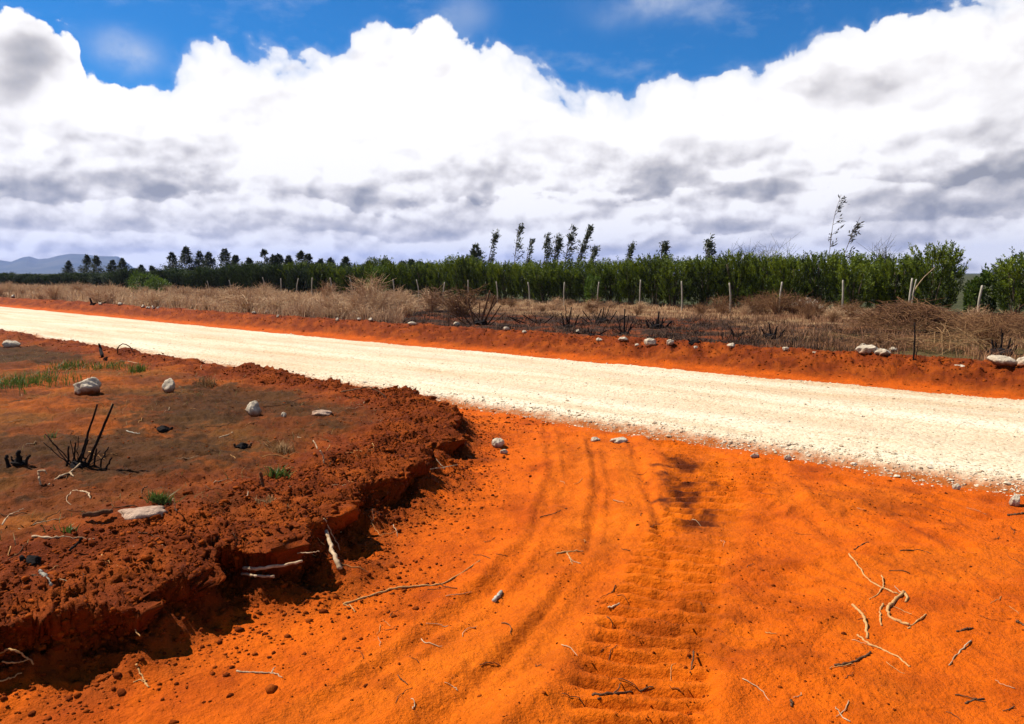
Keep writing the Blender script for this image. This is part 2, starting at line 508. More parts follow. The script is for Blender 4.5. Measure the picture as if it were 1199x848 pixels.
# ------------------------------------------------------------------ ground sheet
def soil_colour(x, y):
    L = layout(x, y); yn, sd, t = L['yn'], L['sd'], L['t']
    n1 = fbm(x * 0.9, y * 0.9, 4, 101); n2 = fbm(x * 3.1, y * 3.1, 4, 103); n3 = fbm(x * 0.22, y * 0.22, 4, 107)

    def c(*v): return np.array(v)[None]

    def mix(a, b, f): return a * (1 - f[:, None]) + b * f[:, None]
    track = np.repeat(c(0.64, 0.108, 0.0012), len(x), 0)
    track = mix(track, c(0.46, 0.069, 0.0012), np.clip(sstep(0.05, 0.75, n1 + 0.5 * n2) * 0.8, 0, 1))
    track = mix(track, c(0.63, 0.122, 0.002), sstep(0.15, 0.7, -n1 + 0.3 * n2) * 0.6)
    for P, wd in zip(RUTS[:3] + [TREAD, TREAD2], (.2, .2, .25, .3, .22)):               # soil pressed smooth and pale by the wheels
        dd, ss, _ = seg_dist(x, y, P)
        track = mix(track, c(0.68, 0.140, 0.003), sstep(wd * 1.15, wd * .75, dd + .06 * n2) * (.30 + .35 * perlin(ss * .8, ss * 0 + wd * 9, 119)))
    loose = sstep(.45, .95, fbm(x * 1.1, y * 1.1, 2, 56) + .5 * fbm(x * 5, y * 5, 3, 115))
    track = mix(track, c(0.28, 0.044, 0.001), loose * .5)
    dk, _, _ = seg_dist(x, y, pxline([(800, 540), (808, 575), (812, 612)]))
    track = mix(track, c(0.075, 0.012, 0.002), sstep(0.24, 0.0, dk + 0.16 * n2 + 0.12 * fbm(x * 9, y * 9, 3, 111)) * 0.95)     # dark ragged patch along the wheel mark
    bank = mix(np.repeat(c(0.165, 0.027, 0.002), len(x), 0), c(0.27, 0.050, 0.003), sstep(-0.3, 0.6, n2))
    plat = mix(np.repeat(c(0.16, 0.038, 0.005), len(x), 0), c(0.35, 0.076, 0.005), sstep(-0.35, 0.5, n1 + 0.5 * n2))
    plat = mix(plat, c(0.115, 0.068, 0.014), sstep(0.0, 0.6, fbm(x * .7, y * .7, 3, 121) + .4 * n2) * .4)
    scorch = n3 * 1.3 + 0.6 * n1 + 0.45 * n2 + 0.8 * sstep(-4.2, -6.0, x) * sstep(6.2, 4.6, yn) * sstep(1.2, 2.5, yn)
    plat = mix(plat, c(0.048, 0.023, 0.006), sstep(0.5, 1.15, scorch + .3 * fbm(x * 9, y * 9, 3, 123)) * 0.85)
    mp = sstep(0.0, 0.17, sd)
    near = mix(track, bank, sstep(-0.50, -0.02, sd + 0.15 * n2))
    near = mix(near, plat, mp * sstep(0.55, 1.25, sd + 0.3 * n1))
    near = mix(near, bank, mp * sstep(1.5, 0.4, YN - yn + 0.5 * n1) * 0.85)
    berm = mix(np.repeat(c(0.185, 0.030, 0.003), len(x), 0), c(0.30, 0.056, 0.004), sstep(-0.3, 0.6, n2 + 0.3 * n1))
    strip = np.repeat(c(0.55, 0.090, 0.002), len(x), 0)
    far = mix(strip, berm, sstep(0.35, 0.8, t + 0.15 * n2))
    burnt = mix(np.repeat(c(0.045, 0.022, 0.012), len(x), 0), c(0.19, 0.046, 0.012), sstep(-0.15, 0.5, n1 + 0.5 * n2))
    drys = mix(np.repeat(c(0.20, 0.10, 0.045), len(x), 0), c(0.32, 0.19, 0.09), sstep(-0.3, 0.5, n1))
    olive = mix(np.repeat(c(0.10, 0.066, 0.022), len(x), 0), c(0.19, 0.085, 0.03), sstep(-0.3, 0.4, n1))
    zone = sstep(-27, -20, x + 3 * n3) * sstep(-4.0, -7.5, x + 2 * n3)
    depthz = sstep(11.5, 8.5, t + 2.0 * n3 + 1.0 * n1)
    field = mix(np.where((x > -6)[:, None], olive, drys), burnt, np.clip(zone * depthz, 0, 1))
    field = mix(field, c(0.06, 0.062, 0.024), sstep(16, 20, t))
    far = mix(far, field, sstep(1.6, 2.3, t + 0.35 * n1 + 0.25 * n2))
    nearm = sstep(0.3, -0.3, yn - YN)[:, None]
    return (near * nearm + far * (1 - nearm)) * 0.64


def undercut(x, y):
    best = np.full(x.shape, 1e9); ox = np.zeros(x.shape); oy = np.zeros(x.shape)
    for a, b in zip(FOOT[:-1], FOOT[1:]):
        ab = b - a
        t = np.clip(((x - a[0]) * ab[0] + (y - a[1]) * ab[1]) / (ab @ ab), 0, 1)
        dx, dy = a[0] + t * ab[0] - x, a[1] + t * ab[1] - y
        d = np.hypot(dx, dy); k = d < best
        best = np.where(k, d, best); ox = np.where(k, dx, ox); oy = np.where(k, dy, oy)
    n = np.hypot(ox, oy) + 1e-6
    L = layout(x, y)
    sdv = L['sd']
    amt = 0.20 * sstep(.02, .16, sdv) * sstep(.62, .16, sdv) * np.clip(.75 + 1.0 * perlin(x * 2.2, y * 2.2, 301) + .4 * perlin(x * 6, y * 6, 302), 0, 1.5) * sstep(.3, 1.0, YN - L['yn'])
    z = height(x, y)
    face = sstep(-.02, .05, sdv) * sstep(.34, .2, sdv)
    u = x * .93 + y * .35
    amt = amt + face * (.045 * perlin(u * 6, z * 9 + y * 6, 303) + 0.03 * billow(u * 14, z * 30 + y * 9, 3, 304) - .02)
    amt = np.where(in_poly(x, y, BANK), amt, 0)
    return np.c_[ox / n * amt, oy / n * amt]


def build_ground():
    front = np.linspace(-50, 50, 1050)
    rest = np.linspace(50, 310, 130)[1:-1]
    az = np.radians(np.r_[front, rest])
    rr = np.r_[0.35, 0.8, 1.2, 1.6, np.geomspace(2.0, 20, 470), np.geomspace(20, 70, 120)[1:], np.geomspace(70, 7000, 60)[1:]]
    na, nr = len(az), len(rr)
    A, Rr = np.meshgrid(az, rr)
    rgt, fwd = np.sin(A) * Rr, np.cos(A) * Rr
    x = (RGT[0] * rgt + FWD[0] * fwd).ravel(); y = (RGT[1] * rgt + FWD[1] * fwd).ravel()
    z = height(x, y)
    # undercut: push the upper half of the bank out over its foot
    V = np.c_[x, y, z]
    near = np.hypot(x, y) < 14
    V[near, :2] += undercut(x[near], y[near])
    i = np.arange(nr - 1)[:, None] * na; j = np.arange(na)[None]; j2 = (j + 1) % na
    Fq = np.stack([i + j, i + na + j, i + na + j2, i + j2], -1).reshape(-1, 4)[:, ::-1]
    V = np.vstack([V, [0, 0, H(0, 0)]])
    xs, ys = V[:, 0], V[:, 1]
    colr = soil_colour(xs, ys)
    # crumble the cut face: push it along its own normals with fine noise, and remember it for the loose clods
    reg = np.zeros(len(V), bool); nr_ = np.hypot(xs, ys) < 12
    bd, _, _ = seg_dist(xs[nr_], ys[nr_], FOOT); reg[nr_] = bd < .75
    fr = Fq[reg[Fq].all(1)]
    n = np.cross(V[fr[:, 2]] - V[fr[:, 0]], V[fr[:, 3]] - V[fr[:, 1]])
    N = np.zeros_like(V)
    for k in range(4): np.add.at(N, fr[:, k], n)
    N /= np.linalg.norm(N, axis=1, keepdims=True) + 1e-12

    def tri(f, sd, fn): return (fn(V[reg, 0] * f, V[reg, 1] * f, 2, sd) + fn(V[reg, 1] * f + 9, V[reg, 2] * f * 1.3, 2, sd + 1) + fn(V[reg, 2] * f * 1.3, V[reg, 0] * f + 4, 2, sd + 2)) / 3
    d0 = np.zeros(len(V)); sdv = layout(xs[reg], ys[reg])['sd']
    wgt = sstep(-.12, .03, sdv) * sstep(.7, .35, sdv)
    d0[reg] = wgt * (.045 * tri(6, 311, fbm) + .028 * tri(13, 321, billow) + .02 * tri(30, 331, billow) - .03)
    V = V + N * d0[:, None]
    inn = np.zeros(len(V), bool); inn[reg] = (sdv > -.08) & (sdv < .7)
    fr = fr[inn[fr].all(1)]
    ar = np.linalg.norm(np.cross(V[fr[:, 2]] - V[fr[:, 0]], V[fr[:, 3]] - V[fr[:, 1]]), axis=1)
    pick = rng.choice(len(fr), 44000, p=ar / ar.sum())
    w4 = rng.dirichlet(np.ones(4), len(pick))
    global FACE_PTS
    FACE_PTS = (V[fr[pick]] * w4[:, :, None]).sum(1)
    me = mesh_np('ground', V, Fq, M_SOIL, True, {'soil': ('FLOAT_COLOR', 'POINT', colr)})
    o = link('ground', me); tag(o, kind='structure')


build_ground()


# ------------------------------------------------------------------ road
def road_z(x, y):
    yn = y - drift(x)
    wob = perlin(x * 0.9, y * 0 + 2.2, 200) * 0.10 + perlin(x * 4.1, y * 0 + 7.2, 201) * 0.05
    e = np.minimum(yn - (YN + wob), (YF + wob * 0.7) - yn)
    base = -0.13 + 0.14 * sstep(-0.25, 0.30, e) + 0.05 * sstep(0.3, 2.4, e)
    z = base + 0.012 * fbm(x * 0.8, y * 1.6, 3, 205) + 0.010 * fbm(x * 9, y * 9, 3, 207) * sstep(60, 15, np.hypot(x, y))
    for c in (1.45, 3.2):
        z = z - 0.018 * np.exp(-((yn - YN - c) / 0.28) ** 2)
    return z, e


def build_road():
    xs = np.r_[-np.geomspace(26, 900, 140)[::-1], np.arange(-26, 7, 0.05)[1:], np.linspace(7, 80, 60)]
    v = np.linspace(-0.35, YF - YN + 0.35, 116)
    X, Vv = np.meshgrid(xs, v)
    Y = YN + Vv + drift(X)
    z, e = road_z(X.ravel(), Y.ravel())
    vv = Vv.ravel() + .12 * perlin(X.ravel() * .15, Y.ravel() * 0, 210)
    lane = sum(np.exp(-((vv - c_ - .0) / .33) ** 4) for c_ in (1.45, 3.2)) + .6 * np.exp(-((vv - 4.1) / .25) ** 2)
    n, k = len(v), len(xs)
    i = np.arange(n - 1)[:, None] * k; j = np.arange(k - 1)[None]
    Fq = np.stack([i + j, i + j + 1, i + k + j + 1, i + k + j], -1).reshape(-1, 4)
    me = mesh_np('road', np.c_[X.ravel(), Y.ravel(), z], Fq, M_ROAD, True, {'edge': ('FLOAT', 'POINT', sstep(0.55, -0.05, e)), 'lane': ('FLOAT', 'POINT', lane)})
    tag(link('road', me), kind='structure')


build_road()


# ------------------------------------------------------------------ loose stones and clods (uncountable)
def ico():
    t = (1 + 5 ** 0.5) / 2
    V = np.array([(-1, t, 0), (1, t, 0), (-1, -t, 0), (1, -t, 0), (0, -1, t), (0, 1, t), (0, -1, -t), (0, 1, -t), (t, 0, -1), (t, 0, 1), (-t, 0, -1), (-t, 0, 1)], float)
    V /= np.linalg.norm(V[0])
    Fs = np.array([(0, 11, 5), (0, 5, 1), (0, 1, 7), (0, 7, 10), (0, 10, 11), (1, 5, 9), (5, 11, 4), (11, 10, 2), (10, 7, 6), (7, 1, 8), (3, 9, 4), (3, 4, 2), (3, 2, 6), (3, 6, 8), (3, 8, 9), (4, 9, 5), (2, 4, 11), (6, 2, 10), (8, 6, 7), (9, 8, 1)])
    return V, Fs


ICO_V, ICO_F = ico()


def lumps(x, y, z, s, flat=0.7):
    n = len(x)
    V = ICO_V[None] * (1 + rng.uniform(-0.32, 0.32, (n, 12, 1)))
    V = V * np.stack([s * rng.uniform(0.8, 1.4, n), s * rng.uniform(0.7, 1.1, n), s * flat * rng.uniform(0.7, 1.2, n)], 1)[:, None]
    a = rng.uniform(0, 6.28, n); c, q = np.cos(a)[:, None], np.sin(a)[:, None]
    V = np.stack([V[..., 0] * c - V[..., 1] * q, V[..., 0] * q + V[..., 1] * c, V[..., 2]], -1)
    V += np.stack([x, y, z], 1)[:, None]
    Fs = ICO_F[None] + (np.arange(n) * 12)[:, None, None]
    tone = np.repeat(rng.uniform(0, 1, n), 12)
    return V.reshape(-1, 3), Fs.reshape(-1, 3), tone


def clods():
    X = []; Y = []; S = []
    # along the cut bank
    P = np.array(FOOT); L = np.r_[0, np.cumsum(np.linalg.norm(np.diff(P, axis=0), axis=1))]
    n = 24000
    s = rng.uniform(L[1], L[-2], n)
    px = np.interp(s, L, P[:, 0]); py = np.interp(s, L, P[:, 1])
    off = rng.normal(0.15, 0.38, n)
    X.append(px - 0.92 * off + rng.normal(0, .1, n)); Y.append(py - 0.25 * off + rng.normal(0, .1, n)); S.append(np.clip(rng.lognormal(-5.3, 0.55, n), 0, .026))
    # along the far berm
    n = 9000
    u = -np.abs(rng.gamma(1.5, 11, n)) + 4
    t = rng.normal(1.35, 0.5, n)
    X.append(u); Y.append(YF + t + drift(u)); S.append(rng.lognormal(-4.45, 0.45, n))
    # near road edge on the plateau
    n = 5500
    u = rng.uniform(-26, -5.0, n)
    X.append(u); Y.append(YN + drift(u) - np.abs(rng.normal(0.65, 0.5, n))); S.append(rng.lognormal(-4.85, 0.5, n))
    # plateau and track crumbs
    n = 26000
    r = rng.uniform(-4, 6, n); d = rng.uniform(2.2, 9, n)
    q = RGT[None] * r[:, None] + FWD[None] * d[:, None]
    keep = fbm(q[:, 0] * 1.1, q[:, 1] * 1.1, 2, 56) + rng.normal(0, .25, n) > 0.1
    X.append(q[keep, 0]); Y.append(q[keep, 1]); S.append(np.clip(rng.lognormal(-5.75, 0.5, keep.sum()), 0, .016))
    x = np.concatenate(X); y = np.concatenate(Y); s = np.clip(np.concatenate(S), 0.0025, 0.06)
    yn = y - drift(x)
    k = (yn < YN - 0.03) | (yn > YF + 0.2)
    x, y, s = x[k], y[k], s[k]
    z = height(x, y) + s * np.where(y - drift(x) > YF, -.35, .15)
    fs = np.clip(rng.lognormal(-5.35, .6, len(FACE_PTS)), .002, .03)
    x, y, z, s = np.r_[x, FACE_PTS[:, 0]], np.r_[y, FACE_PTS[:, 1]], np.r_[z, FACE_PTS[:, 2]], np.r_[s, fs]
    V, Fs, tone = lumps(x, y, z, s)
    tag(link('soil_clods', mesh_np('soil_clods', V, Fs, M_CLOD, True, {'tone': ('FLOAT', 'POINT', tone)})), kind='stuff')


def gravel():
    n = 13000
    x = 5 - rng.gamma(1.6, 6.5, n)
    side = rng.uniform(size=n) < 0.75
    yn = np.where(side, YN + rng.normal(0.17, 0.14, n), YF - np.abs(rng.normal(0.1, 0.2, n)))
    s = rng.lognormal(-5.05, 0.5, n)
    n2 = 16000
    x2 = 5 - rng.gamma(1.4, 7.0, n2); yn2 = rng.uniform(YN, YF, n2)
    s2 = rng.lognormal(-5.3, 0.45, n2)
    x = np.r_[x, x2]; yn = np.r_[yn, yn2]; s = np.clip(np.r_[s, s2], 0.003, 0.04)
    y = yn + drift(x)
    z = np.maximum(road_z(x, y)[0], height(x, y))
    V, Fs, tone = lumps(x, y, z + s * 0.1, s, 0.55)
    tag(link('gravel', mesh_np('gravel', V, Fs, M_GRAVEL, False, {'tone': ('FLOAT', 'POINT', tone)})), kind='stuff')


clods(); gravel()


# ------------------------------------------------------------------ countable stones
def sub_ico(levels):
    V = [tuple(v) for v in ICO_V]; Fs = [tuple(f) for f in ICO_F]
    for _ in range(levels):
        cache = {}; nf = []

        def mid(a, b):
            k = (min(a, b), max(a, b))
            if k not in cache:
                m = np.array(V[a]) + np.array(V[b]); m /= np.linalg.norm(m)
                V.append(tuple(m)); cache[k] = len(V) - 1
            return cache[k]
        for a, b, c in Fs:
            ab, bc, ca = mid(a, b), mid(b, c), mid(c, a)
            nf += [(a, ab, ca), (b, bc, ab), (c, ca, bc), (ab, bc, ca)]
        Fs = nf
    return np.array(V), np.array(Fs)


S3 = sub_ico(3)


def rock_mesh(name, w, d, h, seed, mat, angular=0.5):
    g = np.random.default_rng(seed)
    V = S3[0].copy()
    for _ in range(int(5 + angular * 12)):                 # chop flat facets
        nrm = g.normal(size=3); nrm /= np.linalg.norm(nrm)
        lim = g.uniform(0.62, 0.92)
        dd = V @ nrm
        V = V - np.clip(dd - lim, 0, 9)[:, None] * nrm[None] * 0.97
    o = g.uniform(0, 50, 3)
    bumpn = perlin(V[:, 0] * 2 + o[0], V[:, 1] * 2 + V[:, 2] * 1.4 + o[1], seed) * 0.16 + perlin(V[:, 0] * 5 + o[2], V[:, 1] * 5 - V[:, 2] * 5, seed + 1) * 0.06
    V = V * (1 + bumpn)[:, None] * np.array([w / 2, d / 2, h / 2])
    return mesh_np(name, V, S3[1], mat, angular < 0.75)


def rock(px, py, wpx, hpx, label, mat=None, name='rock', group=None, sink=0.32, angular=0.65, seed=None, rot=None, cat='rock'):
    p = at(px, py)
    k = m_per_px(p)
    w, h = wpx * k, hpx * k * 1.05
    o = link(name, rock_mesh(name, w, w * random.uniform(0.75, 0.95), h / (1 - sink * 0.6), seed or random.randint(0, 9999), mat or M_STONE, angular))
    back = w * 0.35
    q = p + FWD * back * 0.6
    o.location = (q[0], q[1], p[2] + h * 0.5 * (1 - sink))
    a = math.atan2(RGT[1], RGT[0]) if rot is None else rot
    tl = 0.0 if sink > .45 else .1
    o.rotation_euler = (random.uniform(-tl, tl), random.uniform(-tl, tl), a + random.uniform(-4 * tl, 4 * tl))
    return tag(o, label, cat, group)


rock(98, 463, 32, 21, 'largest round pale rock on the brown plateau, left of the others', angular=0.6)
rock(197, 461, 18, 17, 'pale rounded rock in the middle of the three on the brown plateau')
rock(295, 488, 20, 18, 'pale egg shaped rock nearest the cut bank on the plateau')
rock(10, 408, 22, 9, 'pale half buried rock beside the road at the far left edge')
rock(159, 608, 58, 11, 'flat pinkish slab embedded in the soil beside a grey log', M_TAN, 'stone_slab', sink=0.6, angular=0.2, cat='slab')
rock(376, 487, 24, 7, 'flat tan stone half buried on the plateau near the cut bank', M_TAN, sink=0.5)
rock(583, 525, 15, 12, 'tan stone on the orange track below the gravel road edge', M_STONE)
rock(590, 533, 9, 6, 'small tan stone in front of the larger one at the track head', M_STONE)
rock(1190, 593, 13, 15, 'grey stone at the gravel road edge on the far right of the photo', M_STONE)
rock(923, 540, 9, 7, 'small pale stone just off the gravel edge above the track', M_STONE)
rock(1121, 574, 10, 8, 'pale stone in the gravel margin right of the other margin stones', M_STONE)
rock(885, 537, 12, 6, 'flattish pale stone left of the lone small margin stone', M_STONE)
rock(725, 519, 22, 6, 'flat pale stone at the head of the tyre marks', M_STONE, sink=0.4)
rock(697, 518, 12, 6, 'little pale stone left of the flat one above the tyre marks', M_STONE)
rock(1052, 535, 16, 6, 'large flat white stone bedded in the gravel road', M_STONE, sink=0.4)
rock(332, 490, 7, 7, 'small white pebble stone on the plateau near the flat tan stone')
# far side of the road, on the dug berm
for px, py, w, h, lab in [
    (762, 407, 19, 10, 'bright white rounded rock, left of a pair on the red berm'),
    (785, 406, 12, 8, 'smaller white rock, right of a pair on the red berm'),
    (730, 402, 13, 6, 'flat white rock left of the white pair on the berm'),
    (702, 401, 8, 5, 'small white rock left of the flat one on the berm'),
    (746, 406, 6, 3, 'tiny white rock just left of the bright rounded rock'),
    (593, 388, 8, 5, 'white rock on the berm below the thin charred bushes'),
    (614, 391, 6, 4, 'small white rock right of its twin on the berm below charred bushes'),
    (535, 383, 8, 6, 'white rock below the big leaning dead bush'),
    (482, 382, 11, 5, 'flat pale rock below the beige dry bush'),
    (434, 377, 6, 4, 'right of two little white rocks below the tall dry bush'),
    (420, 376, 6, 4, 'left of two little white rocks below the tall dry bush'),
    (402, 373, 7, 6, 'white rock at the start of the burnt ground'),
    (857, 408, 12, 6, 'pale rock below the fallen charred log on the berm'),
    (815, 409, 7, 4, 'small pale rock between the white pair and the log'),
    (920, 412, 9, 5, 'low brownish pale rock right of the charred log'),
    (955, 415, 8, 3, 'thin flat pale rock left of the broken white boulders'),
    (677, 391, 6, 5, 'white rock among the charred stumps'),
    (1125, 431, 14, 3, 'thin flat white rock right of the broken boulders'),
    (1178, 431, 34, 14, 'big smooth pale boulder on the berm at the right edge'),
    (1203, 431, 22, 11, 'pale boulder cut by the right edge of the photo'),
    (1018, 417, 26, 13, 'largest angular block of the broken white boulders'),
    (1036, 418, 22, 10, 'middle angular block of the broken white boulders'),
    (1047, 413, 13, 6, 'right tip block of the broken white boulders'),
    (1012, 411, 14, 8, 'upper left block of the broken white boulders'),
    (312, 368, 7, 5, 'small rock with dark hollow on the berm at left'),
    (340, 365, 4, 4, 'tiny white rock among dry grass at left'),
    (117, 358, 5, 4, 'white rock beside the small black stump at far left'),
]:
    rock(px, py, w, h, lab, M_STONE, sink=0.2, angular=0.9 if 'broken' in lab else 0.5)
for px, py in [(140, 359), (167, 361), (173, 362), (179, 362), (185, 362), (285, 366), (297, 368), (398, 373), (15, 349), (325, 372), (395, 376)]:
    rock(px, py, random.uniform(4, 6), random.uniform(3, 4), 'tiny pale rock strewn along the red berm at far left', M_STONE, group='tiny pale rocks along the far left berm')
# pale rubble under the hedge
for px, py, w, h in [(932, 355, 9, 7), (940, 353, 9, 10), (948, 352, 8, 11), (956, 354, 9, 9), (963, 356, 8, 7), (944, 357, 10, 7), (1003, 360, 9, 6), (994, 359, 6, 5)]:
    p = at_y(px, 28.3); k = m_per_px(p)
    o = link('rock', rock_mesh('rock', w * k, w * k, h * k * 1.5, random.randint(0, 999), M_STONE, 0.9), loc=(p[0], p[1], p[2] + (p[1] - 28.3) + (365 - py) * k * 0.8))
    tag(o, 'pale grey rubble block heaped under the hedge behind rusty brush', 'rock', 'pale rubble blocks under the hedge')


# ------------------------------------------------------------------ sticks and roots
def ground_pts(pts, r, plane=False):
    Q = []
    if plane:
        return np.array([on_plane(a[0], a[1], ZT + .12 + (a[2] if len(a) > 2 else 0)) for a in pts])
    for a in pts:
        px, py = a[0], a[1]
        lf = a[2] if len(a) > 2 else 0
        p = at(px, py, lf).copy()
        p[2] = height(p[:1], p[1:2])[0] + r * 0.5 + lf
        Q.append(p)
    return np.array(Q)


def stick(pts, r0, r1, label, mat=None, name='stick', group=None, wob=0.002, cat=None, branches=()):
    """a stick or root lying on the ground; pts are photo pixels, third number = metres above the ground"""
    inbank = 'hollow' in label or 'bank face' in label
    P = smooth_path(ground_pts(pts, r0, inbank), 6, wob)
    o0 = P.mean(0)
    rad = 0.8 * np.linspace(r0, r1, len(P)) * (1 + rng.normal(0, 0.13, len(P)))
    bg = Bag(); bg.add(*tube(P - o0, rad))
    for bp in branches:
        B = smooth_path(ground_pts(bp, r1, inbank), 5, wob)
        bg.add(*tube(B - o0, np.linspace(r1 * 1.1, r1 * 0.5, len(B))))
    o = link(name, bg.mesh(name, mat or M_PALEWOOD), loc=o0)
    return tag(o, label, cat or name, group)


stick([(382, 628, .10), (388, 645, .05), (393, 660, .015), (398, 670)], 0.013, 0.017, 'thick bleached stick with peeling bark leaning in the cut bank', wob=0.003)
stick([(379, 611, .16), (388, 628, .09), (398, 646, .03)], 0.005, 0.004, 'thin pale rod leaning beside the thick bleached stick')
stick([(285, 665, .05), (300, 666, .06), (330, 662, .07), (354, 657, .09)], 0.011, 0.009, 'long pale stick jutting from the bank hollow, upper of two')
stick([(283, 672, .02), (300, 674, .03), (321, 675, .03)], 0.009, 0.008, 'shorter pale stick in the bank hollow, lower of two')
stick([(238, 647, .04), (257, 651, .03)], 0.007, 0.006, 'pale stub poking out left of the bank hollow')
stick([(244, 667), (250, 673), (258, 676), (264, 671)], 0.006, 0.003, 'bent pale splinter below the bank hollow')
stick([(262, 656, .02), (280, 662, .02), (290, 668, .02)], 0.005, 0.003, 'crooked pale root above the sticks in the bank hollow')
stick([(348, 648, .1), (374, 646, .12)], 0.004, 0.003, 'thin pale twig bridging the dark bank hollow')
stick([(122, 645), (119, 655), (124, 665), (127, 674)], 0.005, 0.003, 'pale hooked root standing out of the red bank at left', M_ROOT, 'root')
stick([(163, 724, .03), (158, 735, .03), (164, 745, .02)], 0.005, 0.003, 'thin root hanging over the dark bank face', M_ROOT, 'root', branches=[[(152, 722), (156, 730)]])
stick([(108, 731, .02), (95, 736, .03), (82, 741, .02)], 0.004, 0.003, 'short pale root on the lip of the dark bank', M_ROOT, 'root')
stick([(76, 740, .03), (70, 745, .02), (65, 752, .01)], 0.004, 0.003, 'short root left of the one on the bank lip', M_ROOT, 'root')
stick([(60, 754), (66, 761), (72, 771)], 0.004, 0.002, 'thin dangling root on the shaded bank foot at left', M_ROOT, 'root')
stick([(-4, 771, .04), (15, 770, .06), (30, 774, .04), (40, 784, .02)], 0.006, 0.004, 'pale root arching down at the left edge of the bank', M_ROOT, 'root')
stick([(3, 782, .03), (20, 780, .03), (34, 778, .03)], 0.005, 0.003, 'straight pale root crossing under the arching root', M_ROOT, 'root')
stick([(-5, 800, .01), (12, 796, .01), (26, 792, .01)], 0.005, 0.003, 'lowest pale root at the left edge of the bank', M_ROOT, 'root')
stick([(46, 672, .06), (53, 682, .04), (60, 692, .01)], 0.010, 0.014, 'stubby grey stump stick on the red bank at left', M_POST)
stick([(38, 680, .02), (52, 683, .02)], 0.007, 0.006, 'dark side stub beside the grey stump stick', M_BROWNWOOD)
stick([(160, 782), (164, 790), (168, 798), (174, 806)], 0.005, 0.003, 'forked pale root at the edge of track and bank', M_ROOT, 'root', branches=[[(157, 800), (165, 798), (176, 806)]])
stick([(277, 788), (300, 790), (318, 790), (331, 796)], 0.005, 0.003, 'thin pale twig with a forked tip on the orange track, lower left', M_PALEWOOD, 'twig', branches=[[(318, 790), (322, 783)]])
stick([(402, 709), (425, 702), (462, 692), (495, 688), (520, 684), (549, 667), (562, 657)], 0.008, 0.004, 'long thin root stretching across the orange track', M_ROOT, 'root', branches=[[(402, 709), (411, 711), (416, 719)]])
stick([(578, 706), (584, 699), (587, 695)], 0.014, 0.011, 'short chunky grey bit of wood on the track', M_POST, 'wood_chip', cat='wood chip')
stick([(712, 715), (720, 711), (725, 708)], 0.006, 0.005, 'short pale stick among the tread marks', M_PALEWOOD)
stick([(652, 650), (666, 649), (683, 647)], 0.006, 0.004, 'small forked tan twig between the wheel ruts', M_ROOT, 'twig', branches=[[(664, 650), (668, 656), (671, 662)]])
stick([(632, 607), (648, 602), (664, 596)], 0.005, 0.003, 'thin dark twig lying across the left wheel ruts', M_BROWNWOOD, 'twig')
stick([(693, 818), (715, 816), (740, 812), (765, 807)], 0.007, 0.004, 'brown twig at the bottom of the track', M_BROWNWOOD, 'twig', branches=[[(700, 822), (720, 813), (727, 806)]])
stick([(994, 650), (1005, 666), (1020, 682), (1035, 690), (1052, 697)], 0.006, 0.006, 'long tan root curving down to the knotted root on the right', M_ROOT, 'root')
stick([(1058, 695), (1046, 705), (1039, 714), (1043, 724), (1054, 731), (1064, 735)], 0.011, 0.009, 'thick knotted s shaped root on the right of the track', M_ROOT, 'root', branches=[[(1058, 695), (1062, 700), (1060, 706)]])
stick([(1032, 675), (1034, 686), (1028, 696), (1018, 703)], 0.005, 0.003, 'thin loop of root crossing the long tan root', M_ROOT, 'root')
stick([(1034, 708), (1030, 720), (1032, 735)], 0.007, 0.005, 'short stout root left of the knotted one', M_ROOT, 'root')
stick([(998, 711), (1008, 720), (1014, 732), (1015, 748)], 0.009, 0.008, 'smooth tan root bending like a hook', M_ROOT, 'root')
stick([(1004, 743), (1018, 755), (1033, 763), (1050, 772), (1065, 782)], 0.006, 0.005, 'straight tan root running right below the hooked root', M_ROOT, 'root')
stick([(977, 782), (992, 780), (1005, 776), (1014, 772), (1019, 766)], 0.007, 0.006, 'dark bent stick below the hooked root', M_BROWNWOOD)
stick([(1084, 721), (1074, 730), (1063, 738)], 0.005, 0.004, 'short tan twig right of the knotted root', M_ROOT, 'twig')
stick([(1137, 751), (1124, 765), (1111, 779)], 0.004, 0.003, 'thin straw coloured twig on the lower right of the track', M_PALEWOOD, 'twig')
stick([(1120, 741), (1130, 739), (1139, 737)], 0.006, 0.005, 'dark chip of wood right of the roots', M_BROWNWOOD, 'twig')
stick([(1130, 823), (1142, 821), (1153, 819)], 0.005, 0.004, 'dark twig in the lower right corner', M_BROWNWOOD, 'twig')
stick([(1190, 730), (1200, 734)], 0.007, 0.006, 'dark stub at the right edge of the track', M_BROWNWOOD, 'twig')
stick([(812, 766, .02), (811, 778, .01), (808, 792)], 0.006, 0.003, 'small dark y shaped twig on the track', M_BROWNWOOD, 'twig', branches=[[(805, 769), (810, 778)]])
stick([(926, 822), (927, 829)], 0.007, 0.005, 'small dark peg of wood near the bottom of the track', M_BROWNWOOD, 'twig')
stick([(1180, 605), (1199, 603)], 0.010, 0.009, 'dark stub below the grey stone at the right edge', M_BROWNWOOD)
stick([(1054, 646), (1075, 645), (1090, 649)], 0.004, 0.003, 'thin dark twig above the long tan root', M_BROWNWOOD, 'twig')
stick([(1000, 645), (1010, 638), (1017, 636)], 0.005, 0.004, 'dark chip just above the tip of the long tan root', M_BROWNWOOD, 'twig')
stick([(470, 556, .03), (500, 553, .03), (536, 548, .02)], 0.007, 0.005, 'pale straight stick lying out from the bank onto the track', M_PALEWOOD, branches=[[(520, 551), (510, 540)]])
stick([(375, 531, .10), (379, 538, .05), (379, 545, 0)], 0.007, 0.008, 'upright pale stub in the spoil heap, right of a pair', M_PALEWOOD)
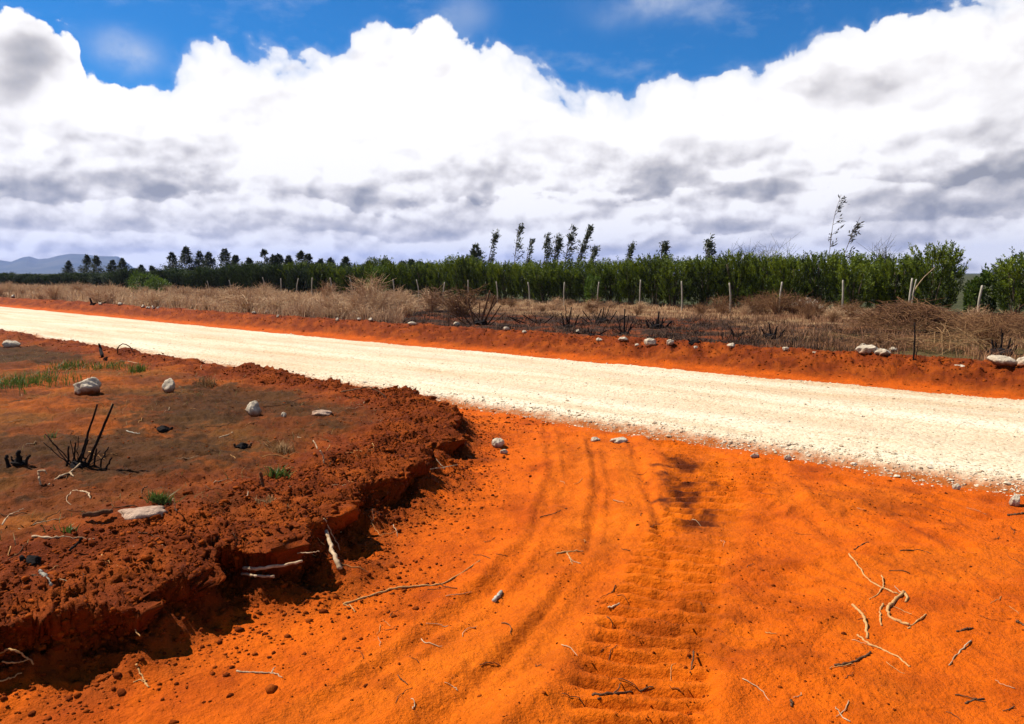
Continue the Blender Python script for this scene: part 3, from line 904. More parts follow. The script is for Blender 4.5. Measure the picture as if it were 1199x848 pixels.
stick([(367, 519, .07), (372, 526, .03)], 0.006, 0.006, 'tilted pale stub in the spoil heap, left of a pair', M_PALEWOOD)
stick([(405, 586, .03), (425, 583, .03)], 0.006, 0.005, 'short pale stick on the bank lip above the hollow', M_PALEWOOD)
stick([(97, 607, .03), (115, 605, .03), (132, 604, .03)], 0.018, 0.017, 'short grey log lying against the flat pinkish slab', M_BROWNWOOD, 'log')
stick([(231, 605, .02), (250, 600, .03), (275, 592, .03)], 0.020, 0.012, 'dark charred log on the plateau above the bank hollow', M_CHAR, 'log')
stick([(120, 419, .05), (118, 411, .10), (116, 406, .2)], 0.04, 0.02, 'black broken stump beside a looped root near the road', M_CHAR, 'stump')
stick([(138, 416), (138, 409, .12), (144, 404, .2), (152, 408, .12), (156, 415)], 0.014, 0.010, 'dark looped root sticking up from the roadside berm at left', M_BROWNWOOD, 'root')
stick([(400, 462, .03), (420, 458, .12), (432, 455, .16), (446, 462, .08), (453, 469)], 0.012, 0.008, 'dark arched branch on the spoil heap by the road', M_BROWNWOOD, 'branch')
stick([(225, 451), (238, 444, .06), (244, 441, .1)], 0.006, 0.004, 'thin brown twig slanting near the pale middle rock', M_BROWNWOOD, 'twig')
stick([(308, 478), (335, 475, .02), (352, 470, .03), (375, 466)], 0.006, 0.004, 'long dark twig behind the egg shaped rock', M_BROWNWOOD, 'twig')
stick([(140, 425), (150, 424), (162, 426)], 0.009, 0.007, 'pale stick lying by the green roadside grass', M_PALEWOOD)
stick([(85, 577), (97, 578), (103, 581), (106, 587)], 0.008, 0.005, 'pale bent twig on the dark soil left of the slab', M_PALEWOOD, 'twig')
stick([(3, 618, .02), (10, 606, .05), (20, 600, .08), (28, 597, .09)], 0.005, 0.003, 'pale curved stalk at the left edge of the plateau', M_PALEWOOD, 'twig')
stick([(45, 555, .06), (46, 562, .03), (48, 571), ], 0.008, 0.008, 'small bleached root end left of the charred sticks', M_PALEWOOD, 'root', branches=[[(45, 556, .06), (52, 553, .08), (55, 557, .05)]])
stick([(57, 568), (70, 562), (82, 556), (94, 547, .03)], 0.009, 0.007, 'pale branch at the foot of the charred sticks', M_PALEWOOD, 'branch', branches=[[(82, 556), (86, 561)]])
stick([(305, 557, .11), (307, 566, .05), (308, 575, 0)], 0.010, 0.014, 'small dark stump standing on the plateau', M_BROWNWOOD, 'stump')
stick([(203, 588, .12), (205, 596, .04), (207, 603, 0)], 0.004, 0.005, 'thin pale stalk standing right of the slab', M_PALEWOOD, 'twig')
stick([(38, 632), (60, 633), (75, 631)], 0.008, 0.006, 'pale stick on the plateau edge below the log', M_PALEWOOD)
stick([(82, 648, .02), (92, 640, .05), (96, 632, .08)], 0.008, 0.007, 'black snag on the plateau edge', M_CHAR)
stick([(207, 618), (220, 613), (228, 610)], 0.004, 0.003, 'thin pale root on the soil right of the slab', M_ROOT, 'root')
stick([(257, 515), (268, 511), (272, 507)], 0.008, 0.006, 'short pale stick in the middle of the plateau', M_PALEWOOD)
stick([(148, 506), (156, 509), (164, 510)], 0.007, 0.005, 'short grey stick right of the charred stick tips', M_POST)

# many small twigs, alike
def litter(region, n, label, group, mats, rr=(0.0013, 0.003), ll=(0.05, 0.17)):
    k = 0
    while k < n:
        px = random.uniform(region[0], region[2]); py = random.uniform(region[1], region[3])
        p = at(px, py)
        sd = layout(p[:1], p[1:2])['sd'][0]
        if ('track' in label) != (sd < -0.3) or p[1] > YN - 0.25: continue
        a = random.uniform(0, 6.28); l = random.uniform(*ll); b = a + random.uniform(-.7, .7)
        A = p + np.array([math.cos(a), math.sin(a), 0]) * l / 2; B = p - np.array([math.cos(b), math.sin(b), 0]) * l / 2
        r = random.uniform(*rr)
        P = smooth_path([A, p, B], 4, 0.002)
        P[:, 2] = height(P[:, 0], P[:, 1]) + r * 0.8 + np.abs(rng.normal(0, .003, len(P)))
        V, Fq = tube(P - p, np.linspace(r, r * 0.6, len(P)), 4)
        tag(link('twig', mesh_np('twig', V, Fq, random.choice(mats)), loc=p), label, 'twig', group); k += 1


litter((420, 540, 1190, 840), 85, 'small loose twig scattered on the orange dirt track', 'small twigs on the orange track', [M_ROOT, M_BROWNWOOD, M_BROWNWOOD, M_PALEWOOD])
litter((5, 430, 520, 690), 105, 'small loose twig scattered on the brown plateau and its bank', 'small twigs on the plateau and bank', [M_ROOT, M_BROWNWOOD, M_BROWNWOOD, M_PALEWOOD], (0.002, 0.004), (0.08, 0.24))


# ------------------------------------------------------------------ charred stumps
def charred(px, py, stalks, label, name='charred_stump', cat='charred stump', mat=None, base=0.05, dirt=True):
    """stalks: (dx px, height px, lean px, thickness m)"""
    p = at(px, py); k = m_per_px(p)
    root = bpy.data.objects.new(name, None); COL.objects.link(root); root.location = p
    tag(root, label, cat)
    if base:
        link('stump_base', rock_mesh('stump_base', base * 2.0, base * 1.8, base * 1.1, random.randint(0, 999), M_CHAR, 0.9), root, (0, 0, base * 0.1))
    if len(stalks) > 2 and mat is None:
        mh = max(q[1] for q in stalks)
        stalks = stalks + [(random.uniform(-8, 8) * base / .15 * .15 / k * .02, mh * random.uniform(.2, .6), random.uniform(-1, 1) * mh * .6, .4 * stalks[0][3]) for _ in range(9)]
    for dx, hp, ln, th in stalks:
        j = random.uniform(-0.04, 0.04)
        a = RGT * dx * k + FWD * j * 0.5
        b = a + RGT * ln * k + UP * hp * k + FWD * j * hp * k
        a = a - UP * 0.04
        P = smooth_path([a, a + (b - a) * 0.5 + rng.normal(0, 0.006, 3), b], 5, 0.0025)
        V, Fq = tube(P, np.linspace(th, th * 0.7, len(P)) * (1 + rng.normal(0, .08, len(P))), 6)
        link('stalk', mesh_np('stalk', V, Fq, mat or M_CHAR), root)
    return root


charred(90, 548, [(-4, 76, 32, .0095), (8, 76, 38, .0115), (-12, 26, 5, .009), (-6, 30, 6, .008), (18, 22, 5, .009), (26, 24, 12, .007), (10, 18, -3, .010), (34, 12, 10, .008), (2, 34, 14, .009)],
        'clump of charred sticks with two long black stems on the plateau', base=0.07)
charred(22, 545, [(0, 18, 4, .02), (-8, 12, -5, .016), (6, 12, 8, .014)], 'small charred stub left of the tall charred sticks', base=0.06)
charred(36, 660, [(0, 8, -6, .02), (5, 7, 6, .016)], 'low charred lump on the red bank at the left', base=0.05)
charred(191, 504, [(-5, 3, -6, .02), (6, 4, 5, .02)], 'flat charred stump in the middle of the plateau', base=0.07)
charred(284, 524, [(-5, 4, -5, .014), (6, 5, 5, .014), (1, 5, 1, .012)], 'low brown stump in a hollow below the egg shaped rock', base=0.06, mat=M_BROWNWOOD)
charred(666, 384, [(0, 24, 3, .02), (-5, 17, -4, .02), (5, 15, 6, .02), (2, 14, -6, .02), (-2, 26, -2, .012)], 'dense black upright charred stump in the burnt strip', base=0.18)
charred(704, 378, [(0, 18, 3, .02), (-10, 14, -12, .02), (8, 14, 10, .02), (2, 20, 8, .014), (-6, 16, 6, .02), (14, 8, 16, .02), (-14, 7, -10, .02)], 'wide black charred bush at the middle of the burnt strip', 'charred_bush', 'charred bush', base=0.25)
charred(731, 392, [(0, 30, 0, .022), (2, 16, 8, .014), (-2, 20, -7, .012), (0, 24, 5, .01)], 'single slender charred stem with a lumpy foot', base=0.14)
charred(769, 385, [(0, 20, 2, .03), (-7, 10, -6, .03), (8, 9, 9, .03), (3, 12, 4, .025), (-3, 8, -2, .03)], 'low fan shaped charred stump right of the slender stem', base=0.22)
charred(692, 393, [(-6, 4, -12, .02), (5, 6, 14, .02), (0, 10, -4, .016)], 'fallen charred snag by a white rock on the berm', base=0.09)
charred(862, 395, [(0, 10, -7, .03), (-1, 6, 10, .025), (3, 2, 34, .03)], 'fallen charred log with one raised fork', 'charred_log', 'charred log', base=0.08)
charred(902, 396, [(0, 16, -2, .025), (4, 13, 4, .025), (-5, 10, -5, .02), (8, 9, 8, .02)], 'black charred stump at the right end of the fallen log', base=0.16)
charred(923, 403, [(0, 6, 0, .03), (4, 5, 5, .03)], 'low black lump right of the charred log', base=0.15)
charred(813, 402, [(0, 5, 3, .02), (-3, 5, -5, .02)], 'low black lump above the small pale rock on the berm', base=0.12)
charred(109, 357, [(0, 8, -3, .05), (5, 3, 10, .04)], 'small black stump at the edge of the dry field far left', base=0.16)
charred(1070, 424, [(0, 46, 0, .016), (1, 22, 3, .008)], 'lone thin dark stick standing upright before the brush heap', 'upright_stick', 'stick', base=0)
charred(1170, 416, [(0, 26, 2, .02), (-5, 18, -4, .02), (7, 20, 4, .02), (-10, 10, -6, .02), (12, 12, 8, .02), (3, 32, -3, .012)], 'dark stemmed burnt shrub near the right edge', 'charred_bush', 'charred bush', base=0.22)
charred(632, 379, [(-12, 8, -26, .02), (0, 10, -20, .02), (4, 8, 12, .02), (-20, 5, -12, .02)], 'sprawl of thin blackened branches left of the dense stump', 'charred_branch', 'charred branch', base=0.08)


# ------------------------------------------------------------------ twiggy dead shrubs
def twig_shrub(seed, h, w, n, mat, curl=0.35, thick=0.006):
    g = np.random.default_rng(seed); bg = Bag()
    for i in range(n):
        a = g.uniform(0, 6.28); sp = abs(g.normal(0, 0.55)) * w / 2
        b0 = np.array([math.cos(a), math.sin(a), 0]) * g.uniform(0, .25) * w / 2
        tip = b0 + np.array([math.cos(a) * sp, math.sin(a) * sp, h * g.uniform(0.45, 1.0) * math.exp(-(sp / w) ** 2 * 1.2)])
        mid = (b0 + tip) / 2 + g.normal(0, curl * 0.12 * h, 3) + np.array([0, 0, 0.12 * h])
        P = smooth_path([b0, mid, tip], 3)
        val = float(g.uniform(0, 1))
        V, Fq = tube(P, np.linspace(thick, thick * 0.45, len(P)), 4)
        bg.add(V, Fq, val)
        for _ in range(5):
            q = P[g.integers(2, len(P))]
            t2 = q + np.array([math.cos(a), math.sin(a), 0]) * g.normal(0.05, .12) * w + g.normal(0, 0.10 * h, 3) + np.array([0, 0, .10 * h])
            V, Fq = tube(np.array([q, (q + t2) / 2 + g.normal(0, .01, 3), t2]), np.array([thick * .6, thick * .5, thick * .3]), 4)
            bg.add(V, Fq, min(1, val + 0.2))
    return bg.mesh('dry_shrub', mat, False)


SH_PALE = [twig_shrub(300 + i, 1.0, 1.5, 75, M_DRY, thick=0.008) for i in range(4)]
SH_RUST = [twig_shrub(320 + i, 1.0, 1.6, 75, M_RUST, thick=0.008) for i in range(3)]


def shrub(me, p, s, label, group=None, sz=None, name='dry_shrub', cat='shrub'):
    o = link(name, me, loc=p)
    o.scale = (s, s, sz or s); o.rotation_euler = (0, 0, random.uniform(0, 6.28))
    return tag(o, label, cat, group)


g_left = 'pale dry shrubs along the left of the field'
for i in range(95):
    px = random.uniform(-10, 480); y = YF + 2.4 + random.uniform(0, 1) ** 1.3 * 12
    p = at_y(px, y)
    s = random.uniform(0.5, 0.95)
    shrub(random.choice(SH_PALE), p, s, 'pale beige leafless shrub in the dry band left of the burnt ground', g_left, s * random.uniform(0.75, 1.1))
g_mid = 'dry shrubs in front of the fence posts'
for i in range(46):
    px = random.uniform(440, 1199); y = random.uniform(22.5, 27.5)
    p = at_y(px, y); s = random.uniform(0.3, 0.55)
    shrub(random.choice(SH_PALE + SH_RUST + SH_RUST), p, s, 'low dry shrub in the brown scrub before the fence posts', g_mid, s * random.uniform(0.6, 1.0))
g_rust = 'rusty brush under the right part of the hedge'
for px, y, s in [(880, 26, .75), (895, 27, .85), (912, 26.2, .95), (930, 26.5, .8), (945, 25.8, .7), (960, 26.2, .65), (845, 26.4, .7), (1000, 26.5, .6)]:
    shrub(random.choice(SH_RUST), at_y(px, y), s, 'rust brown brush heaped against the hedge beside the pale rubble', g_rust, s * 0.95)
shrub(twig_shrub(400, 1.3, 2.2, 130, M_DRY, thick=.009), at_y(432, 19.5), 1.0, 'tallest beige dry bush with dense fine twigs, left of the burnt ground', cat='bush', name='dry_bush')
shrub(twig_shrub(401, 0.9, 1.7, 90, M_DRY, thick=.009), at_y(505, 20.0), 1.0, 'rounded beige dry bush between the tallest dry bush and the leaning dead bush', cat='bush', name='dry_bush')
shrub(twig_shrub(402, 0.85, 1.8, 90, M_DRY, thick=.009), at_y(468, 20.5), 0.9, 'low beige dry bush right beside the tallest dry bush', cat='bush', name='dry_bush')
shrub(twig_shrub(403, 0.95, 2.2, 110, M_RUST, thick=.010), at_y(540, 18.5), 1.0, 'reddish brown dead bush tangled with the leaning dead branches', cat='bush', name='dry_bush')
shrub(twig_shrub(404, 0.8, 2.6, 120, M_DRY, thick=.010), at_y(290, 15.0), 1.0, 'beige bush with a dark hollow on the berm at left', cat='bush', name='dry_bush', sz=0.9)
shrub(twig_shrub(405, 0.9, 1.9, 100, M_RUST, thick=.007), at_y(1165, 17.5), 0.75, 'dry brown bush behind the burnt shrub at right', cat='bush', name='dry_bush')
charred(562, 381, [(0, 40, 12, .03), (-6, 30, -8, .03), (4, 34, 14, .03), (8, 22, 16, .025), (-10, 20, -16, .025), (-2, 26, 2, .02), (-14, 12, -18, .02), (10, 14, 20, .02), (2, 28, 18, .02), (4, 16, -14, .02)],
        'large dark dead bush with branches leaning right in the burnt strip', 'dead_bush', 'bush', mat=M_BROWNWOOD, base=0.25)


# brush heaps
def heap(px, y, w, d, h, n, mat, label, seed, straggle=0.3):
    g = np.random.default_rng(seed); bg = Bag()
    p = at_y(px, y)
    for i in range(n):
        q = g.normal(0, 0.42, 2); q = q / max(1, np.hypot(*q))
        top = h * max(0.0, 1 - (q @ q)) ** 0.8
        zc = top * g.uniform(0.55, 1.0)
        c = np.array([q[0] * w / 2, q[1] * d / 2, zc])
        a = g.uniform(0, 6.28); l = g.uniform(0.25, 0.8) * (1 + straggle)
        dr = np.array([math.cos(a), math.sin(a), g.normal(0, .3)])
        P = smooth_path([c - dr * l / 2, c + g.normal(0, .05, 3) + [0, 0, .05], c + dr * l / 2], 3)
        P[:, 2] = np.maximum(P[:, 2], 0.01)
        V, Fq = tube(P, np.linspace(.0055, .003, len(P)), 4); bg.add(V, Fq, float(g.uniform(0, 1)))
    o = link('brush_heap', bg.mesh('brush_heap', mat, False), loc=p)
    o.rotation_euler = (0, 0, math.atan2(RGT[1], RGT[0]))
    return tag(o, label, 'brush heap')


heap(1066, 20.5, 2.9, 2.0, 0.68, 1500, M_RUST, 'long rounded heap of brown brushwood behind the upright stick', 500)
heap(1122, 16.2, 1.5, 1.2, 0.38, 70, M_STRAW, 'straggling heap of straw coloured dead branches near the right edge', 501, 1.2)
heap(1180, 20.5, 2.0, 1.6, 0.45, 500, M_RUST, 'grey brown heap of fine twigs at the right edge', 503)
heap(1040, 15.8, 1.6, 1.0, 0.2, 110, M_RUST, 'low scatter of pale brushwood above the broken white boulders', 504, .6)


# ------------------------------------------------------------------ grasses
def blades(x, y, h, w, lean=0.35, up=None):
    n = len(x)
    z = height(x, y, False) - 0.01
    a = rng.uniform(0, 6.28, n); b = rng.uniform(0, 6.28, n); ln = np.abs(rng.normal(0, lean, n)) * h
    dx, dy = np.cos(a) * w / 2, np.sin(a) * w / 2
    mx, my = x + np.cos(b) * ln * 0.35, y + np.sin(b) * ln * 0.35
    tx, ty = x + np.cos(b) * ln, y + np.sin(b) * ln
    V = np.stack([np.c_[x - dx, y - dy, z], np.c_[x + dx, y + dy, z], np.c_[mx + dx * .8, my + dy * .8, z + h * .6], np.c_[mx - dx * .8, my - dy * .8, z + h * .6],
                  np.c_[tx + dx * .2, ty + dy * .2, z + h], np.c_[tx - dx * .2, ty - dy * .2, z + h]], 1)
    i = (np.arange(n) * 6)[:, None]
    Fq = np.concatenate([i + np.array([[0, 1, 2, 3]]), i + np.array([[3, 2, 4, 5]])])
    return V.reshape(-1, 3), Fq


def dry_grass():
    X = []; Y = []; Hh = []; W = []
    n = 40000                                   # left band
    px = rng.uniform(-40, 470, n); y = YF + 1.9 + rng.uniform(0, 1, n) ** 1.5 * 15
    Xv = (px - PW / 2) / (F / math.cos(PITCH)); s = y / (RGT[1] * Xv + FWD[1]); x = (RGT[0] * Xv + FWD[0]) * s
    keep = (fbm(x * .5, y * .5, 3, 600) + rng.normal(0, .3, n) > -0.25) & ((y > YF + 2.7 + 1.2 * perlin(x * .6, y * 0, 601)) | (rng.uniform(size=n) < .3))
    y = y + drift(x)
    hh = rng.uniform(.12, .42, n) * (1 + .6 * perlin(x * .4, y * .4, 602))
    X.append(x[keep]); Y.append(y[keep]); Hh.append(hh[keep]); W.append(np.hypot(x, y)[keep] * 0.0006 + .004)
    n = 25000                                   # scrub before the fence, middle and right
    px = rng.uniform(430, 1260, n); y = rng.uniform(18.5, 29, n) + np.where(px < 900, 2.5, 0)
    Xv = (px - PW / 2) / (F / math.cos(PITCH)); s = y / (RGT[1] * Xv + FWD[1]); x = (RGT[0] * Xv + FWD[0]) * s
    keep = fbm(x * .6, y * .6, 3, 610) + rng.normal(0, .2, n) > np.where(x > -9, -.15, .0) + np.where(y < 22, .25, -.2)
    hh = rng.uniform(.05, .19, n)
    X.append(x[keep]); Y.append(y[keep]); Hh.append(hh[keep]); W.append(np.hypot(x, y)[keep] * 0.0005 + .004)
    n = 5000                                    # right end, near the berm
    px = rng.uniform(880, 1260, n); y = rng.uniform(14.0, 19, n)
    Xv = (px - PW / 2) / (F / math.cos(PITCH)); s = y / (RGT[1] * Xv + FWD[1]); x = (RGT[0] * Xv + FWD[0]) * s
    keep = fbm(x * .9, y * .9, 3, 620) + rng.normal(0, .2, n) > .05
    X.append(x[keep]); Y.append(y[keep]); Hh.append(rng.uniform(.06, .25, keep.sum())); W.append(np.full(keep.sum(), .012))
    x, y, h, w = map(np.concatenate, (X, Y, Hh, W))
    V, Fq = blades(x, y, h, w, .5)
    tone = np.repeat(np.clip(rng.normal(.5, .25, len(x)) + .3 * perlin(x * .3, y * .3, 605) - .45 * sstep(-15, -8, x) - .2 * sstep(-26, -18, x) + .18 * sstep(-16, -24, x), 0, 1), 6)
    tag(link('dry_grass', mesh_np('dry_grass', V, Fq, M_DRY, False, {'tone': ('FLOAT', 'POINT', tone)})), kind='stuff')


def plateau_grass():
    n = 26000
    r = rng.uniform(-14, 0, n); d = rng.uniform(3.0, 20, n)
    x = RGT[0] * r + FWD[0] * d; y = RGT[1] * r + FWD[1] * d
    L = layout(x, y)
    keep = (L['sd'] > 0.7) & (L['yn'] < YN - .9) & (fbm(x * .8, y * .8, 3, 630) + rng.normal(0, .35, n) > .34)
    x, y = x[keep], y[keep]
    V, Fq = blades(x, y, rng.uniform(.02, .08, len(x)), rng.uniform(.003, .007, len(x)), 1.0)
    tone = np.repeat(rng.uniform(0, 1, len(x)), 6)
    tag(link('sparse_grass', mesh_np('sparse_grass', V, Fq, M_SPARSE, False, {'tone': ('FLOAT', 'POINT', tone)})), kind='stuff')


def tuft(px, py, wpx, hpx, n, label, mat=None, dep=1.0, stuff=False):
    p = at(px, py); k = m_per_px(p)
    q = rng.normal(0, .28, (n, 2)) * np.array([wpx * k, wpx * k * dep])
    P = p[None, :2] + q[:, :1] * RGT[None, :2] + q[:, 1:] * FWD[None, :2]
    V, Fq = blades(P[:, 0], P[:, 1], rng.uniform(.4, 1.0, n) * hpx * k, rng.uniform(.006, .011, n), .55)
    V = V - p[None]
    tone = np.repeat(rng.uniform(0, 1, n), 6)
    if stuff:
        tag(link('grass', mesh_np('grass', V, Fq, mat or M_GRASS, False, {'tone': ('FLOAT', 'POINT', tone)}), loc=p), kind='stuff'); return
    tag(link('grass_tuft', mesh_np('grass_tuft', V, Fq, mat or M_GRASS, False, {'tone': ('FLOAT', 'POINT', tone)}), loc=p), label, 'grass tuft')


def burnt_stubble():
    n = 52000
    px = rng.uniform(380, 1040, n); y = rng.uniform(13.9, 22.5, n)
    Xv = (px - PW / 2) / (F / math.cos(PITCH)); s = y / (RGT[1] * Xv + FWD[1]); x = (RGT[0] * Xv + FWD[0]) * s
    keep = fbm(x * .8, y * .8, 3, 640) + rng.normal(0, .25, n) > .0 + np.where(y > 20.5, .3, 0)
    x, y = x[keep], y[keep]; n = len(x)
    V, Fq = blades(x, y, rng.uniform(.03, .2, n) * (.6 + .8 * rng.uniform(0, 1, n) ** 3), rng.uniform(.006, .016, n), 1.2)
    tone = np.repeat(np.clip(rng.normal(.3, .3, n), 0, 1), 6)
    tag(link('burnt_stubble', mesh_np('burnt_stubble', V, Fq, M_BURNT, False, {'tone': ('FLOAT', 'POINT', tone)})), kind='stuff')


dry_grass(); plateau_grass(); burnt_stubble()
tuft(188, 590, 26, 17, 200, 'bright green grass tuft behind the flat pinkish slab', dep=.5)
tuft(20, 452, 90, 17, 700, 'wide green grass patch at the left edge of the plateau', dep=1.6, stuff=True)
tuft(82, 431, 40, 11, 260, 'green grass patch by the roadside berm, left of a pair', dep=1.2, stuff=True)
tuft(125, 432, 40, 10, 240, 'green grass patch by the roadside berm, right of a pair', dep=1.2, stuff=True)
tuft(162, 436, 18, 12, 160, 'olive grass tuft near the looped root', M_LIME, dep=1.0)
tuft(326, 560, 22, 17, 70, 'small green weed tuft beside the spoil heap', dep=.6)
tuft(80, 625, 12, 14, 30, 'tiny green sprig on the plateau left of the slab')
tuft(60, 515, 10, 14, 26, 'tiny green sprig left of the charred stick clump')
tuft(330, 530, 24, 16, 120, 'thin straw grass tuft on the spoil heap', M_STRAW, dep=.8)
tuft(242, 452, 18, 14, 120, 'dry straw tuft right of the middle rock', M_STRAW)
tuft(317, 590, 30, 12, 150, 'dry rootlets and straw on the plateau lip above the hollow', M_STRAW, dep=.4)


# ------------------------------------------------------------------ trees
def leaves(C, D, ln, wd, g):
    """narrow pointed leaves at C along D"""
    n = len(C)
    D = D / (np.linalg.norm(D, axis=1, keepdims=True) + 1e-9)
    S = np.cross(D, g.normal(size=(n, 3))); S /= np.linalg.norm(S, axis=1, keepdims=True) + 1e-9
    ln = ln[:, None]; wd = wd[:, None]
    V = np.stack([C, C + D * ln * .45 + S * wd / 2, C + D * ln, C + D * ln * .45 - S * wd / 2], 1)
    return V.reshape(-1, 3), (np.arange(n) * 4)[:, None] + np.arange(4)[None]


def feather_tree(seed, h=2.08, w=1.45, shoots=300, per=38, base=0.05):
    """young plantation tree: many upright feathery shoots from low down"""
    g = np.random.default_rng(seed)
    C = []; D = []; T = []
    lob = g.uniform(0, 6.28, 3)
    for i in range(shoots):
        zz = base + (h - base - 0.25) * g.uniform(0, 1) ** 0.75
        f = (zz - base) / (h - base)
        a = g.uniform(0, 6.28)
        env = (0.72 + 0.28 * math.sin(min(1, f * 1.5) * 1.6)) * (1 - max(0, f - 0.62) ** 2 * 5.2) * (1 + .18 * math.sin(2 * a + lob[0]) + .14 * math.sin(5 * a + lob[1] + 4 * f))
        rr = w / 2 * max(.12, env) * math.sqrt(g.uniform(.15, 1))
        p = np.array([math.cos(a) * rr, math.sin(a) * rr, zz])
        d = np.array([math.cos(a) * .45, math.sin(a) * .45, 1.0]) + g.normal(0, .22, 3); d /= np.linalg.norm(d)
        L = g.uniform(.24, .50)
        t = g.uniform(0, 1, per)
        c = p[None] + d[None] * (t * L)[:, None] + g.normal(0, .018, (per, 3))
        o = g.normal(size=(per, 3)); o -= (o @ d)[:, None] * d[None]; o /= np.linalg.norm(o, axis=1, keepdims=True)
        C.append(c); D.append(d[None] * .9 + o * .6)
        T.append(np.full(per, np.clip(g.normal(.28 + .42 * f * f, .2), 0, 1)))     # lighter with height: sunlit crown tops put into the tone, with yellower new growth
    C = np.vstack(C); D = np.vstack(D); T = np.concatenate(T); n = len(C)
    V, Fq = leaves(C, D, g.uniform(.05, .11, n), g.uniform(.020, .034, n), g)
    crown = mesh_np('crown', V, Fq, M_HEDGE, False, {'tone': ('FLOAT', 'POINT', np.repeat(np.clip(T + g.normal(0, .1, n), 0, 1), 4))})
    bg = Bag()
    for i in range(g.integers(4, 7)):
        a = g.uniform(0, 6.28); r = g.uniform(.0, .12); rt = g.uniform(.1, .4) * w
        P = smooth_path([np.array([math.cos(a) * r, math.sin(a) * r, -.1]), np.array([math.cos(a) * (r + rt) / 2, math.sin(a) * (r + rt) / 2, h * .4]), np.array([math.cos(a) * rt, math.sin(a) * rt, h * .8])], 4, .01)
        bg.add(*tube(P, np.linspace(.028, .008, len(P)), 5))
    return crown, bg.mesh('trunk', M_TRUNK)


def tree_thing(name, crown, trunk, p, label, cat='tree', group=None, s=1.0, sz=None, rz=None, mat=None):
    t = bpy.data.objects.new(name, None); COL.objects.link(t); t.location = [float(c) for c in p]
    t.scale = (s, s, sz or s); t.rotation_euler = (0, 0, random.uniform(0, 6.28) if rz is None else rz)
    link('trunk', trunk, t); link('crown', crown, t)
    return tag(t, label, cat, group)


HEDGE = [feather_tree(700 + i) for i in range(7)]
protos = []
HL = 'young feathery green tree in the dense plantation row behind the fence'
HG = 'feathery young trees of the plantation row'
for i, (c, t) in enumerate(HEDGE):
    protos.append(tree_thing('plantation_tree', c, t, (0, 0, 0), HL, 'tree', HG))
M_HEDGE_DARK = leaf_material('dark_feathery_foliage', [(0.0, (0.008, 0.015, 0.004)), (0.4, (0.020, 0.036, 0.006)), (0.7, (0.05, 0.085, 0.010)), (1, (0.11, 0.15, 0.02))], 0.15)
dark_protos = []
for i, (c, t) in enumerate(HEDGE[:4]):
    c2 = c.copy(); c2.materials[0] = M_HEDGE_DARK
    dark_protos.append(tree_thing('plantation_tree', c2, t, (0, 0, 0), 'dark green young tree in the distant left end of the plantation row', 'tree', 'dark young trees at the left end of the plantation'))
used = 0; used_dark = 0


def place_hedge(x, y, s, sz):
    global used, used_dark
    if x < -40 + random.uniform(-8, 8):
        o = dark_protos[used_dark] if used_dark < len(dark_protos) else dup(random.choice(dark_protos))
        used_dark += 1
    else:
        o = protos[used] if used < len(protos) else dup(random.choice(protos))
        used += 1
    o.location = (x, y, H(x, y)); o.scale = (s, s, sz); o.rotation_euler = (0, 0, random.uniform(0, 6.28))
    return o


xg0, xg1 = at_y(1134, 30)[0], at_y(1166, 30)[0]
x = 4.0
while x > -128:
    y = 30 + random.uniform(-.35, .35)
    px_big = -9.5 < x < -4.7
    if not (xg0 - .30 < x < xg1 + .5):
        k = 1.06 if px_big else 1.0
        fall = 1 - 0.36 * float(sstep(-42, -88, x))
        hh = (1.0 + 0.07 * math.sin(x * .35) + 0.05 * math.sin(x * 1.1 + 2) + random.uniform(-.13, .10)) * k * fall
        place_hedge(x, y, random.uniform(.92, 1.15), hh)
    x -= random.uniform(1.05, 1.4) * (1 if x > -70 else 1.25)
x = 3.5
while x > -120:
    if not (xg0 - .5 < x < xg1 + .8):
        place_hedge(x, 31.4 + random.uniform(-.4, .4), random.uniform(1.0, 1.2), random.uniform(.9, 1.04) * (1 - 0.36 * float(sstep(-42, -88, x))))
    x -= random.uniform(1.4, 1.8) * (1 if x > -70 else 1.25)


def lime_bush(seed, h, w):
    g = np.random.default_rng(seed); n = 1400
    q = g.normal(size=(n, 3)); q /= np.linalg.norm(q, axis=1, keepdims=True)
    r = g.uniform(.4, 1, n) ** .5
    lump = 1 + .25 * np.sin(q[:, 0] * 5 + seed) * np.cos(q[:, 1] * 4)
    C = q * (r * lump)[:, None] * np.array([w / 2, w / 2, h / 2]) + [0, 0, h * .52]
    V, Fq = leaves(C, q + [0, 0, .6] + g.normal(0, .5, (n, 3)), g.uniform(.09, .16, n), g.uniform(.04, .07, n), g)
    crown = mesh_np('crown', V, Fq, M_LIME, False, {'tone': ('FLOAT', 'POINT', np.repeat(np.clip(g.normal(.5, .25, n), 0, 1), 4))})
    bg = Bag()
    for i in range(4):
        a = i * 1.6; P = smooth_path([[0, 0, -.05], [math.cos(a) * .1, math.sin(a) * .1, h * .3], [math.cos(a) * w * .3, math.sin(a) * w * .3, h * .6]], 3)
        bg.add(*tube(P, np.linspace(.02, .006, len(P)), 5))
    return crown, bg.mesh('trunk', M_TRUNK)


for px, y, h, w, lab in [(165, 24.5, 1.5, 2.0, 'broad lime green bush in front of the dark trees far left'),
                         (183, 25.0, 1.2, 1.6, 'smaller lime green bush right of the broad one far left'),
                         (445, 29.0, 1.9, 1.5, 'light yellow green shrub at the front of the plantation row'),
                         (1142, 29.6, 1.25, .45, 'slim pale green sapling in the gap of the hedge'),
                         (1156, 30.4, 1.6, .6, 'yellow green sapling behind the last fence post'),
                         (694, 28.6, 1.3, .7, 'small broad leaved shrub growing out of the hedge foot')]:
    c, t = lime_bush(random.randint(0, 999), h, w)
    tree_thing('green_bush', c, t, at_y(px, y), lab, 'bush')


